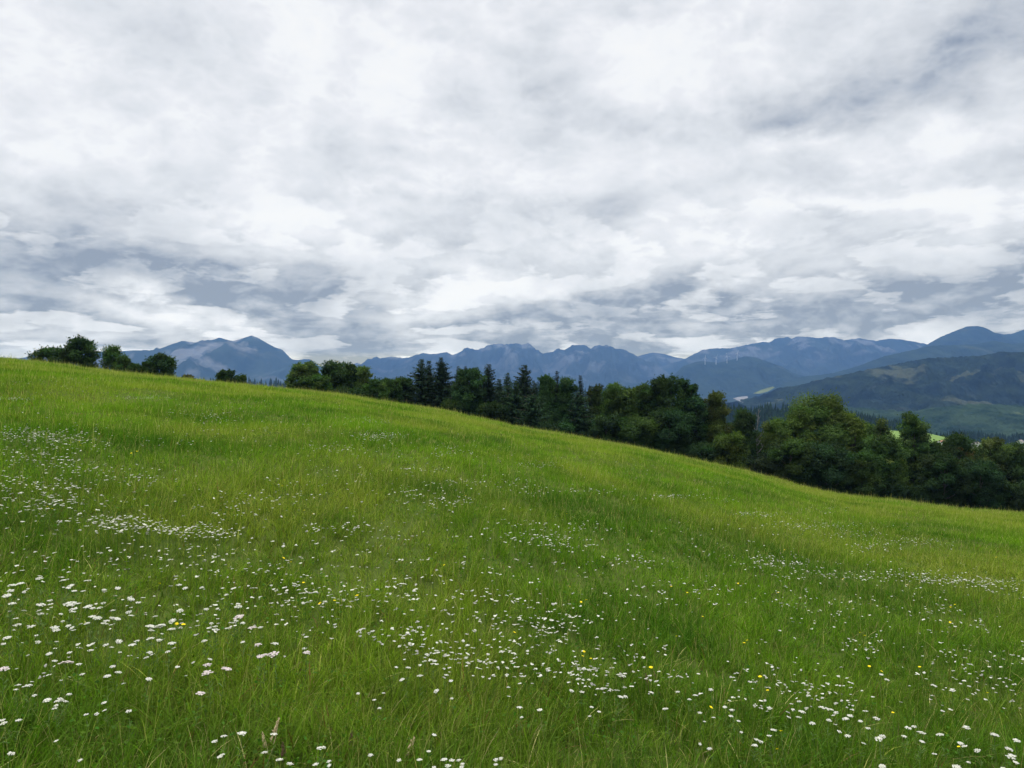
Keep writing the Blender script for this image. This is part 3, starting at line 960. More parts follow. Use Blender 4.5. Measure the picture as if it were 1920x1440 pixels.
G_MID, G_DARK, G_PALE, G_YEL, G_OLIVE, G_BLUE = (0.042, 0.078, 0.016), (0.027, 0.052, 0.013), (0.060, 0.098, 0.026), (0.060, 0.094, 0.015), (0.054, 0.074, 0.016), (0.027, 0.058, 0.018)
HL = 'trees on the brow of the meadow'
HS = 'bushes at the foot of the hedgerow'
B_TREES = [  # px, top, width px, distance, shape, colour, leaf, looseness, label, group, extra
    (100, 652, 74, 80, 'wide', G_DARK, .17, .45, 'low spreading dark tree leaning out leftmost on the meadow brow', HL, {}),
    (154, 634, 72, 82, 'round', G_DARK, .18, .42, 'tallest round dark tree of the clump on the meadow brow', HL, {}),
    (209, 650, 50, 84, 'round', G_MID, .16, .75, 'thin open tree with gaps right of the round brow tree', HL, dict(dens=.5)),
    (232, 668, 34, 82, 'round', G_MID, .15, .5, 'small bushy tree close beside the thin open brow tree', HL, {}),
    (252, 683, 30, 80, 'wide', G_DARK, .14, .4, 'low dark bush between the two tree clumps on the brow', HL, {}),
    (304, 664, 62, 82, 'round', G_DARK, .18, .4, 'round dark tree standing alone below the blue massif', HL, {}),
    (276, 678, 26, 81, 'round', G_DARK, .15, .4, 'small bush at the left foot of the lone round brow tree', HL, {}),
    (353, 704, 30, 80, 'round', (0.060, 0.056, 0.028), .13, .4, 'tiny reddish brown bush on the meadow brow', HL, {}),
    (420, 694, 42, 86, 'wide', G_DARK, .15, .4, 'low rounded dark bush before the far conifer forest', HL, {}),
    (450, 704, 30, 86, 'wide', G_DARK, .14, .4, 'smaller flat bush right of the low rounded dark bush', HL, {}),
    (560, 682, 42, 84, 'column', G_PALE, .16, .5, 'pale green slim tree at the left end of the hedgerow', HG, dict(dens=.9)),
    (582, 680, 40, 85, 'column', G_PALE, .16, .55, 'second pale slim tree with a forked top at the hedgerow end', HG, dict(dens=.9)),
    (632, 678, 66, 88, 'round', G_DARK, .19, .42, 'dark round tree with two humps right of the slim pale trees', HG, {}),
    (656, 684, 36, 89, 'round', G_DARK, .18, .42, 'dark narrow tree at the right shoulder of the two humped tree', HG, {}),
    (602, 704, 40, 83, 'wide', G_MID, .16, .4, 'low green bush between slim pale trees and dark round tree', HG, {}),
    (682, 689, 42, 88, 'cone', G_PALE, .17, .6, 'light green young tree with loose pointed top', HG, dict(dens=.9)),
    (706, 712, 40, 86, 'round', G_MID, .16, .5, 'low loose tree right of the light green young tree', HG, {}),
    (730, 710, 46, 89, 'round', G_DARK, .19, .35, 'dark low round tree left of the tall spruces', HG, {}),
    (758, 708, 40, 91, 'round', G_DARK, .19, .35, 'dark round tree touching the leftmost tall spruce', HG, {}),
    (880, 691, 58, 88, 'round', G_BLUE, .20, .32, 'blue green leafy tree between two groups of spruces', HG, {}),
    (1024, 703, 56, 89, 'drop', G_BLUE, .19, .38, 'dark leafy tree right of the broad topped spruce', HG, {}),
    (1062, 708, 56, 88, 'drop', G_BLUE, .18, .45, 'dark leafy tree right behind the small dark spruce', HG, {}),
    (1124, 722, 46, 92, 'cone', (0.040, 0.062, 0.018), .18, .5, 'brownish thin topped tree right of the thin spruce tip', HG, {}),
    (1163, 718, 62, 88, 'round', G_MID, .19, .42, 'bright green tree with feathery top mid hedgerow', HG, dict(accent=((0.085, 0.13, 0.03), .2))),
    (1210, 719, 50, 90, 'round', G_MID, .19, .4, 'green tree at the left side of the tallest broadleaf', HG, {}),
    (1254, 705, 84, 90, 'irregular', G_DARK, .21, .38, 'tallest dark broadleaf tree in the middle of the hedgerow', HG, dict(dens=1.1)),
    (1288, 710, 50, 91, 'round', G_BLUE, .20, .35, 'dark tree forming the right hump of the tallest broadleaf', HG, {}),
    (1308, 742, 44, 89, 'round', G_BLUE, .19, .4, 'dark tree between tallest broadleaf and the olive tree', HG, {}),
    (1341, 732, 76, 90, 'drop', G_OLIVE, .17, .35, 'olive brown cone shaped tree with twin tip', HG, {}),
    (1394, 765, 50, 90, 'irregular', G_DARK, .17, .5, 'slim dark tree between olive tree and bare dead tree', HG, dict(dens=.8)),
    (1456, 784, 56, 88, 'round', G_YEL, .17, .55, 'yellow green loose tree right of the bare dead tree', HG, dict(dens=.85)),
    (1538, 740, 120, 92, 'irregular', (0.060, 0.098, 0.018), .20, .48, 'largest spreading green tree in the right hedgerow', HG, dict(dens=1.05)),
    (1500, 760, 60, 91, 'round', (0.060, 0.098, 0.018), .19, .5, 'leafy tree at the left flank of the largest spreading tree', HG, {}),
    (1602, 772, 66, 90, 'round', G_YEL, .18, .5, 'yellow green tree at the right flank of the largest spreading tree', HG, {}),
    (1648, 784, 44, 92, 'round', (0.048, 0.070, 0.018), .16, .6, 'small brownish treetop left of the bright field', HG, dict(dens=.7)),
    (1714, 772, 66, 90, 'irregular', G_MID, .18, .42, 'upright tall narrow tree before the bright field', HG, {}),
    (1655, 815, 84, 86, 'round', G_MID, .18, .4, 'rounded tree below the bright field left of the tall narrow tree', HG, dict(accent=((0.12, 0.16, 0.03), .42))),
    (1752, 826, 60, 90, 'round', G_DARK, .18, .4, 'low dark tree right below the tall narrow tree', HG, {}),
    (1800, 811, 70, 89, 'round', G_DARK, .18, .36, 'dark round tree with orange leaves at its edge', HG, dict(accent=((0.11, 0.085, 0.018), .36))),
    (1858, 818, 70, 90, 'wide', (0.050, 0.074, 0.017), .18, .4, 'flat topped olive green tree near the right edge', HG, {}),
    (1912, 830, 76, 89, 'round', G_DARK, .18, .4, 'dark tree cut by the right edge of the view', HG, {}),
    # second row, closing the hedgerow behind the trees above
    (745, 726, 60, 98, 'round', G_DARK, .19, .4, 'dark tree filling in behind the low round tree left of the spruces', HG, {}),
    (845, 722, 54, 98, 'round', G_DARK, .19, .4, 'dark tree filling in behind the right side of the widest spruce', HG, {}),
    (1046, 719, 54, 98, 'round', G_DARK, .19, .4, 'dark tree filling in behind the small dark spruce', HG, {}),
    (1144, 729, 52, 98, 'round', G_DARK, .19, .4, 'dark tree filling in left of the bright feathery tree', HG, {}),
    (1188, 728, 54, 98, 'round', G_DARK, .19, .4, 'dark tree filling in right of the bright feathery tree', HG, {}),
    (1230, 726, 54, 98, 'round', G_DARK, .19, .4, 'dark tree filling in behind the left flank of the tallest broadleaf', HG, {}),
    (1318, 752, 50, 98, 'round', G_DARK, .19, .4, 'dark tree filling in left of the olive tree', HG, {}),
    (1372, 792, 50, 97, 'round', G_DARK, .19, .4, 'dark tree filling in at the right foot of the olive tree', HG, {}),
    (1440, 806, 66, 97, 'round', G_DARK, .18, .45, 'dark tree filling in right behind the bare dead tree', HG, {}),
    (1490, 782, 60, 98, 'round', G_DARK, .19, .4, 'dark tree filling in left behind the largest spreading tree', HG, {}),
    (1582, 764, 60, 98, 'round', G_MID, .19, .45, 'green tree filling in right behind the largest spreading tree', HG, {}),
    (1630, 792, 60, 97, 'round', G_MID, .19, .45, 'green tree filling in left below the small brownish treetop', HG, {}),
    (1690, 822, 66, 96, 'round', G_DARK, .18, .4, 'dark tree filling in at the left of the tall narrow tree', HG, {}),
    (1778, 838, 66, 96, 'round', G_DARK, .18, .4, 'dark tree filling in left of the tree with orange leaves', HG, {}),
    (1830, 838, 60, 96, 'round', G_DARK, .18, .4, 'dark tree filling in right of the tree with orange leaves', HG, {}),
    (1886, 836, 60, 96, 'round', G_DARK, .18, .4, 'dark tree filling in right of the flat topped tree', HG, {}),
    # foot of the hedgerow
    (655, 720, 60, 83, 'wide', G_DARK, .16, .35, 'dark bush below the dark round tree', HS, {}),
    (845, 738, 46, 86, 'wide', G_DARK, .17, .35, 'dark bush between the widest spruce and the blue green tree', HS, {}),
    (925, 742, 56, 85, 'wide', G_DARK, .17, .35, 'dark bush at the foot of the lone spruce', HS, {}),
    (1040, 765, 74, 82, 'wide', G_BLUE, .18, .35, 'blue green bush at the foot of the small dark spruce', HS, {}),
    (1135, 772, 60, 83, 'wide', G_BLUE, .18, .35, 'bush at the foot of the brownish thin topped tree', HS, {}),
    (1190, 778, 74, 82, 'wide', G_MID, .18, .38, 'mid green bush below the bright feathery tree', HS, {}),
    (1255, 785, 80, 83, 'wide', G_BLUE, .19, .36, 'large blue green bush before the tallest broadleaf', HS, {}),
    (1315, 800, 66, 83, 'wide', G_BLUE, .18, .36, 'blue green bush before the olive tree', HS, {}),
    (1368, 818, 68, 82, 'round', G_YEL, .16, .38, 'yellow green bush spilling onto the meadow', HS, {}),
    (1425, 846, 70, 85, 'wide', (0.03, 0.05, 0.02), .16, .38, 'low dark bush at the foot of the bare dead tree', HS, {}),
    (1480, 828, 76, 83, 'wide', G_MID, .17, .38, 'mid green bush below the yellow green loose tree', HS, {}),
    (1550, 838, 84, 83, 'wide', G_BLUE, .18, .36, 'blue green bush before the largest spreading tree', HS, {}),
    (1615, 848, 60, 83, 'wide', G_MID, .17, .4, 'mid green bush left of the rounded tree below the field', HS, {}),
    (1695, 850, 76, 83, 'wide', G_DARK, .17, .36, 'dark bush before the tall narrow tree', HS, {}),
    (1770, 868, 70, 83, 'wide', G_DARK, .17, .36, 'dark bush before the tree with orange leaves', HS, {}),
    (1838, 862, 74, 83, 'wide', G_BLUE, .17, .4, 'blue green bush before the flat topped tree', HS, {}),
    (1905, 880, 80, 83, 'wide', G_DARK, .17, .36, 'dark bush at the right edge of the meadow', HS, {}),
]
for i, (px, top, wpx, Y, shp, colr, lf, loose, lab, grp, ex) in enumerate(B_TREES):
    b, h = size_for(px, top, Y)
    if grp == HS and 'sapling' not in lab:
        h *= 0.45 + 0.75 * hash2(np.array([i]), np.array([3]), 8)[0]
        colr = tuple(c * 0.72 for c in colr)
    w = wpx / F * Y * (0.98 if grp == HL else 1.25)
    bush = grp == HS or 'bush' in lab
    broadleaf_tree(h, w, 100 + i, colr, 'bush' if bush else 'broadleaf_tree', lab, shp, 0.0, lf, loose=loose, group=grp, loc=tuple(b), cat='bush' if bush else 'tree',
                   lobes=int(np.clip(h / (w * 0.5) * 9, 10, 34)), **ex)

SPRUCES = [
    (791, 672, 56, 90, (0.024, 0.044, 0.022), 1.0, 1.0, 'leftmost tall dark spruce of the group of three'),
    (806, 674, 44, 92, (0.024, 0.046, 0.022), 1.0, 1.0, 'slim spruce in the middle of the group of three'),
    (827, 668, 66, 90, (0.020, 0.038, 0.020), 1.1, 1.05, 'widest and tallest dark spruce of the group of three'),
    (860, 686, 40, 92, (0.028, 0.052, 0.026), 1.0, 1.0, 'small spruce at the left of the blue green leafy tree'),
    (873, 684, 24, 95, (0.024, 0.042, 0.024), .9, 1.0, 'thin spruce tip behind the blue green leafy tree'),
    (915, 681, 52, 90, (0.020, 0.036, 0.020), 1.0, .9, 'lone dark spruce right of the blue green leafy tree'),
    (952, 696, 40, 92, (0.034, 0.064, 0.030), 1.0, 1.0, 'pale slim spruce left of the broad topped spruce'),
    (985, 683, 60, 91, (0.022, 0.038, 0.020), 1.0, .75, 'broad topped dark spruce mid hedgerow'),
    (1045, 694, 40, 91, (0.020, 0.036, 0.022), 1.0, 1.0, 'small dark spruce rising from leafy trees'),
    (1090, 702, 26, 93, (0.020, 0.036, 0.022), 1.0, 1.0, 'thin dark spruce tip farthest right'),
    (898, 712, 40, 97, (0.020, 0.038, 0.020), 1.0, 1.0, 'low dark spruce filling the gap left of the lone dark spruce'),
    (936, 709, 44, 96, (0.022, 0.042, 0.022), 1.0, 1.0, 'dark spruce filling the gap right of the lone dark spruce'),
    (966, 713, 50, 89, (0.026, 0.052, 0.022), 1.0, .9, 'wide green spruce below the pale slim spruce'),
    (1004, 716, 50, 95, (0.022, 0.040, 0.020), 1.0, .9, 'dark spruce filling in behind the broad topped spruce'),
    (1000, 737, 64, 84, (0.024, 0.050, 0.022), 1.0, .85, 'wide bough layered spruce in front of the broad topped spruce'),
    (1084, 734, 66, 86, (0.024, 0.050, 0.022), 1.0, .85, 'wide bough layered spruce under the thin spruce tip'),
    (1108, 722, 44, 96, (0.022, 0.038, 0.020), 1.0, 1.0, 'dark spruce filling in left of the brownish thin topped tree'),
]
for i, (px, top, wpx, Y, colr, dn, tt, lab) in enumerate(SPRUCES):
    b, h = size_for(px, top, Y)
    spruce_tree(h, wpx / F * Y * 1.5, 300 + i, colr, lab, tuple(b), dn, tt)


def dead_tree(px, top, Y):
    b, H = size_for(px, top, Y)
    r = np.random.default_rng(5)
    t = thing('dead_tree', tuple(b), 'bare grey dead tree standing in the gap of the hedgerow', 'tree')
    zz = np.linspace(-0.3, H, 9)
    path = np.stack([0.12 * np.sin(zz * 0.9), 0.1 * np.cos(zz), zz], -1)
    V, q, tt = tube(path, np.linspace(0.13, 0.02, 9), 7)
    obj('trunk', new_mesh('trunk', V, [q, tt], smooth=True), M['bark_grey'], t)
    for k in range(16):
        f = r.uniform(0.4, 0.97)
        a = r.uniform(0, 6.28)
        L = (1.15 - f) * r.uniform(1.2, 2.4)
        s = np.array([0.12 * math.sin(f * H * .9), 0.1 * math.cos(f * H), f * H])
        d = np.array([math.cos(a), math.sin(a), 0])
        e = s + d * L * 0.8 + np.array([0, 0, L * 0.9])
        A = Acc()
        mid = (s + e) / 2 + np.array([0, 0, -0.12 * L])
        A.add(*tube([s, mid, e], [0.045, 0.03, 0.012], 5))
        for _ in range(4):
            g = r.uniform(0.4, 1)
            p = s + (e - s) * g
            q2 = p + np.array([r.normal(0, .25), r.normal(0, .25), r.uniform(.15, .6)]) * L * .6
            A.add(*tube([p, (p + q2) / 2, q2], [0.02, 0.014, 0.008], 4))
        obj('branch', A.mesh('branch', True), M['bark_grey'], t)


dead_tree(1420, 768, 91)

# ------------------------------------------------------------------ meadow grass (nobody could count it: one object)


def build_grass():
    r = np.random.default_rng(21)
    A0, R1, R2 = 24000.0, 2.0, 74.0
    half = 0.70
    e = 0.75
    A0 *= 1.18
    N = int(2 * half * A0 * (R2 ** e - R1 ** e) / e)
    rad = (r.random(N) * (R2 ** e - R1 ** e) + R1 ** e) ** (1 / e)
    th = r.uniform(-half, half, N)
    x, y = rad * np.sin(th), rad * np.cos(th)
    # gather blades into tufts
    cell = 0.10 + 0.012 * rad
    gx, gy = np.floor(x / np.round(cell, 1)), np.floor(y / np.round(cell, 1))
    hx, hy, hh, hl, hc = (hash2(gx, gy, s) for s in (1, 2, 3, 4, 5))
    tx, ty = (gx + hx) * np.round(cell, 1), (gy + hy) * np.round(cell, 1)
    pull = 0.35 * r.random(N)
    x, y = x + (tx - x) * pull, y + (ty - y) * pull
    z = ground(x, y)
    # patches of lush, tall, dry and low grass
    lush = fbm(x / 2.6, y / 4.2, 41, 4)
    dry = fbm(x / 4.5 + 3, y / 8.0, 43, 4)
    tall = fbm(x / 1.5, y / 2.2, 45, 3)
    dark = np.zeros(N)
    for px, py, rx, ry, w in DARK_PATCHES:
        p = hit(px, py, 0.2)
        if p is None:
            continue
        p2 = hit(px, py + ry, 0.2)
        sy = max(0.25, abs(p[1] - p2[1])) if p2 is not None else 1.0
        sx = rx / F * p[1]
        dark = np.maximum(dark, w * np.exp(-((x - p[0]) / sx) ** 2 - ((y - p[1]) / sy) ** 2))
    hgt = (0.155 + 0.085 * hh + 0.10 * np.clip(tall + 0.1, -0.6, 1) + 0.07 * dark) * r.uniform(0.55, 1.25, N)
    hgt *= (0.70 + 0.10 * np.clip((8 - rad) / 5, 0, 1)) * (1 + 0.55 * np.clip((rad - 38) / 12, 0, 1) * np.clip(2.2 * perlin(x / 0.8, y / 1.4, 53), -.5, 1)) * (1 + 0.9 * np.clip((rad - 58) / 10, 0, 1))
    hgt = np.clip(hgt, 0.04, 0.50)
    stalk = r.random(N) < (0.048 + 0.06 * np.clip(dry + 0.1, 0, 1) + 0.06 * (rad > 40))
    hgt[stalk] *= r.uniform(1.25, 1.85, stalk.sum())
    ang = hl * 6.283 * 1.0 + r.normal(0, 0.9, N) + np.where(r.random(N) < .35, r.uniform(0, 6.28, N), 0)
    lean = r.uniform(0.10, 1.15, N)
    lean[stalk] *= 0.35
    wind = np.array([0.10, -0.02])
    dx, dy = np.cos(ang) * lean + wind[0], np.sin(ang) * lean + wind[1]
    px_m = rad / 739.0
    wid = np.maximum(r.uniform(0.0026, 0.0075, N), px_m * r.uniform(0.30, 0.62, N))
    wid[stalk] = np.maximum(0.0016, px_m[stalk] * 0.26)
    # colours
    g1, g2 = np.array([0.040, 0.098, 0.008]), np.array([0.132, 0.228, 0.015])
    k = np.clip(0.48 + 1.1 * lush + 0.5 * (hc - .5) + r.normal(0, 0.20, N), 0, 1)[:, None]
    c = g1 * (1 - k) + g2 * k
    olive = np.array([0.215, 0.235, 0.036])
    k = np.clip(1.4 * dry + 0.10 + 0.26 * np.clip((rad - 9) / 35, 0, 1) + 0.25 * np.clip((x - 6) / 25, 0, 1) + r.normal(0, 0.16, N), 0, 0.8)[:, None]
    c = c * (1 - k) + olive * k
    k = np.clip(dark * 0.9, 0, 0.85)[:, None]
    c = c * (1 - k) + np.array([0.026, 0.084, 0.012]) * k
    straw = np.array([0.37, 0.33, 0.13])
    m = r.random(N) < 0.034
    m |= stalk & (r.random(N) < 0.65)
    c[m] = straw * r.uniform(0.5, 1.15, (m.sum(), 1))
    m = r.random(N) < 0.012
    c[m] = np.array([0.15, 0.075, 0.035]) * r.uniform(0.6, 1.3, (m.sum(), 1))
    c *= np.where(rad < 14, r.uniform(0.5, 1.55, N), r.uniform(0.68, 1.35, N))[:, None]
    c *= (1 + 0.16 * np.clip((rad - 8) / 20, 0, 1))[:, None]
    # geometry, three levels of detail by distance
    # thin places where the ground layer shows
    thin = fbm(x / 0.7, y / 1.0, 47, 3) + 0.6 * fbm(x / 2.2, y / 3.0, 48, 2)
    hgt[(thin < -0.16) & (rad < 30)] *= 0.6
    fa = r.uniform(0, 6.283, N)
    Vs, Ts, Cs, off = [], [], [], 0
    for lo, hi, seg in ((0, 8.5, 4), (8.5, 20, 2), (20, 1e9, 1)):
        s = (rad >= lo) & (rad < hi)
        n = int(s.sum())
        X, Y, Z, HH, DX, DY, WW, FA, CC = x[s], y[s], z[s], hgt[s], dx[s], dy[s], wid[s], fa[s], c[s]
        wx, wy = np.cos(FA) * WW * .5, np.sin(FA) * WW * .5
        nv = 2 * seg + 1
        V = np.empty((n, nv, 3))
        for L in range(seg + 1):
            f = L / seg
            drop = 0.35 * (DX ** 2 + DY ** 2) * f * f
            cxp = X + DX * HH * f ** 1.8
            cyp = Y + DY * HH * f ** 1.8
            czp = Z - 0.02 + HH * (f - drop)
            if L < seg:
                tw = 1.0 if seg == 1 else (0.8 + 0.5 * f) * (1 - f) ** 0.55
                V[:, 2 * L] = np.stack([cxp - wx * tw, cyp - wy * tw, czp], -1)
                V[:, 2 * L + 1] = np.stack([cxp + wx * tw, cyp + wy * tw, czp], -1)
            else:
                V[:, 2 * seg] = np.stack([cxp, cyp, czp], -1)
        b = off + np.arange(n)[:, None] * nv
        tri = []
        for L in range(seg - 1):
            q = 2 * L
            tri += [(q, q + 1, q + 3), (q, q + 3, q + 2)]
        q = 2 * (seg - 1)
        tri.append((q, q + 1, q + 2))
        Ts.append((b[:, None, :] + np.array(tri)[None]).reshape(-1, 3))
        Vs.append(V.reshape(-1, 3))
        Cs.append(np.repeat(CC, nv, axis=0))
        off += n * nv
    # clover and other small broad leaves low in the sward
    n = 120000
    rl = 2.2 + 13 * r.random(n) ** 0.8
    tl = r.uniform(-half, half, n)
    X, Y = rl * np.sin(tl), rl * np.cos(tl)
    ok = fbm(X / 0.9, Y / 1.2, 51, 3) > -0.02
    X, Y = X[ok], Y[ok]
    n = len(X)
    C = np.stack([X, Y, ground(X, Y) + r.uniform(0.03, 0.17, n)], -1)
    nr_ = unit(r.normal(0, 0.5, (n, 3)) + np.array([0, 0, 1.0]))
    ax = unit(np.cross(nr_, rand_dirs(r, n)))
    L = r.uniform(0.008, 0.024, n)
    cl = np.array([0.048, 0.115, 0.012]) * r.uniform(0.6, 1.4, (n, 1)) * np.stack([r.uniform(.8, 1.4, n), np.ones(n), np.ones(n)], -1)
    LV, LQ, LC = leaves(C, ax, np.cross(nr_, ax), L, L * r.uniform(.4, .8, n), cl)
    LT = np.concatenate([LQ[:, [0, 1, 2]], LQ[:, [0, 2, 3]]]) + off
    Vs.append(LV); Ts.append(LT); Cs.append(LC)
    me = new_mesh('meadow_grass', np.concatenate(Vs), [np.concatenate(Ts)], np.concatenate(Cs))
    o = obj('meadow_grass', me, M['grass'])
    tag(o, 'tall green meadow grass with dry stalks covering the slope', 'grass', kind='stuff')


DARK_PATCHES = [
    (250, 1340, 620, 170, .62), (760, 1400, 420, 130, .55), (1250, 1420, 520, 110, .5), (1800, 1390, 420, 150, .55), (420, 1120, 260, 40, .3), (1000, 1330, 300, 50, .35),  # lusher, darker tussocks: photo pixel, half width, half height, strength
    (835, 897, 70, 14, .9), (640, 945, 45, 16, .7), (932, 816, 26, 5, .9), (815, 783, 34, 5, .7), (1190, 915, 40, 7, .6), (1390, 985, 50, 12, .6), (1440, 1000, 40, 10, .5),
    (160, 1000, 120, 14, .45), (1280, 1160, 90, 30, .5), (270, 1230, 160, 50, .45), (740, 1260, 80, 40, .4), (520, 1170, 40, 25, .5), (1470, 1180, 60, 25, .4), (1860, 1340, 90, 40, .45),
    (150, 870, 60, 8, .5), (280, 750, 50, 5, .4), (600, 800, 60, 6, .35), (1360, 1230, 60, 20, .4), (900, 1330, 80, 30, .4), (130, 1330, 90, 30, .3),
]
build_grass()

# ------------------------------------------------------------------ flowers


def floret_head(r, diam, n, dome=0.10, pink=0.0):
    """flat cluster of many little florets"""
    A = Acc()
    R = diam / 2
    for k in range(n):
        rr = R * math.sqrt((k + 0.5) / n) * r.uniform(0.85, 1.12)
        a = k * 2.399 + r.normal(0, 0.25)
        s = R * r.uniform(0.20, 0.33)
        c = np.array([math.cos(a) * rr, math.sin(a) * rr, dome * diam * (1 - (rr / R) ** 2) + r.normal(0, 0.03 * diam)])
        m = 6
        al = np.arange(m) / m * 6.283 + r.uniform(0, 6)
        rim = np.stack([np.cos(al) * s * r.uniform(.8, 1.15, m), np.sin(al) * s * r.uniform(.8, 1.15, m), np.zeros(m)], -1)
        mid = rim * 0.62 + np.array([0, 0, s * 0.34])
        V = np.vstack([rim, mid, [0, 0, s * 0.42], [0, 0, -s * 0.6]]) + c
        Q = [(i, (i + 1) % m, m + (i + 1) % m, m + i) for i in range(m)]
        T_ = [(m + i, m + (i + 1) % m, 2 * m) for i in range(m)] + [((i + 1) % m, i, 2 * m + 1) for i in range(m)]
        w = np.array([0.56, 0.55, 0.47]) * r.uniform(0.75, 1.1)
        w = w * (1 - pink) + np.array([0.60, 0.40, 0.47]) * pink
        A.add(V, Q, T_, w)
    return A


def make_yarrow(seed, pink=0.0, diam=0.056):
    """one yarrow at the origin: stem with side stalks and leaves; flower head 0.30 m up"""
    r = np.random.default_rng(seed)
    hgt = 0.30
    lean = r.normal(0, 0.025, 2)
    A = Acc()
    s = np.linspace(0, 1, 6)
    path = np.stack([lean[0] * (s - 1) ** 2, lean[1] * (s - 1) ** 2, (hgt - 0.02) * s], -1)
    A.add(*tube(path, np.linspace(0.0019, 0.0013, 6), 5))
    for k in range(6):
        a = k * 1.05 + r.uniform(0, 1)
        e = np.array([math.cos(a), math.sin(a), 0]) * diam * 0.34
        A.add(*tube([path[-1] + (0, 0, -0.012), path[-1] + e * 0.5 + (0, 0, 0.004), path[-1] + e + (0, 0, 0.018)], [0.001, 0.0009, 0.0008], 4))
    for k in range(5):
        a = r.uniform(0, 6.28)
        z = r.uniform(0.04, 0.2)
        d = np.array([math.cos(a), math.sin(a), 0.7])
        p = np.array([0, 0, z])
        A.add(*tube([p, p + d * 0.025, p + d * 0.045 + (0, 0, -.006)], [0.0022, 0.003, 0.0006], 4))
    stem = A.mesh('stem', True)
    head = floret_head(r, diam, 24, 0.08, pink)
    V = [v + np.array([0, 0, hgt]) for v in head.V]
    head.V = V
    return stem, head.mesh('flower_head'), hgt


YARROW = [make_yarrow(500 + i, 0.0, 0.050 + 0.004 * (i % 4)) for i in range(6)]
PINK = [make_yarrow(520 + i, 0.33, 0.066) for i in range(3)]


def place_flower(name, kit, p, scale, rz, tilt, label, group, cat='flower', mats=None):
    stem, head, hgt = kit
    t = thing(name, tuple(p), label, cat, group)
    t.scale = (scale, scale, scale)
    t.rotation_euler = (tilt[0], tilt[1], rz)
    obj('stem', stem, M['stalk'], t)
    obj('flower_head', head, M['petal'], t)


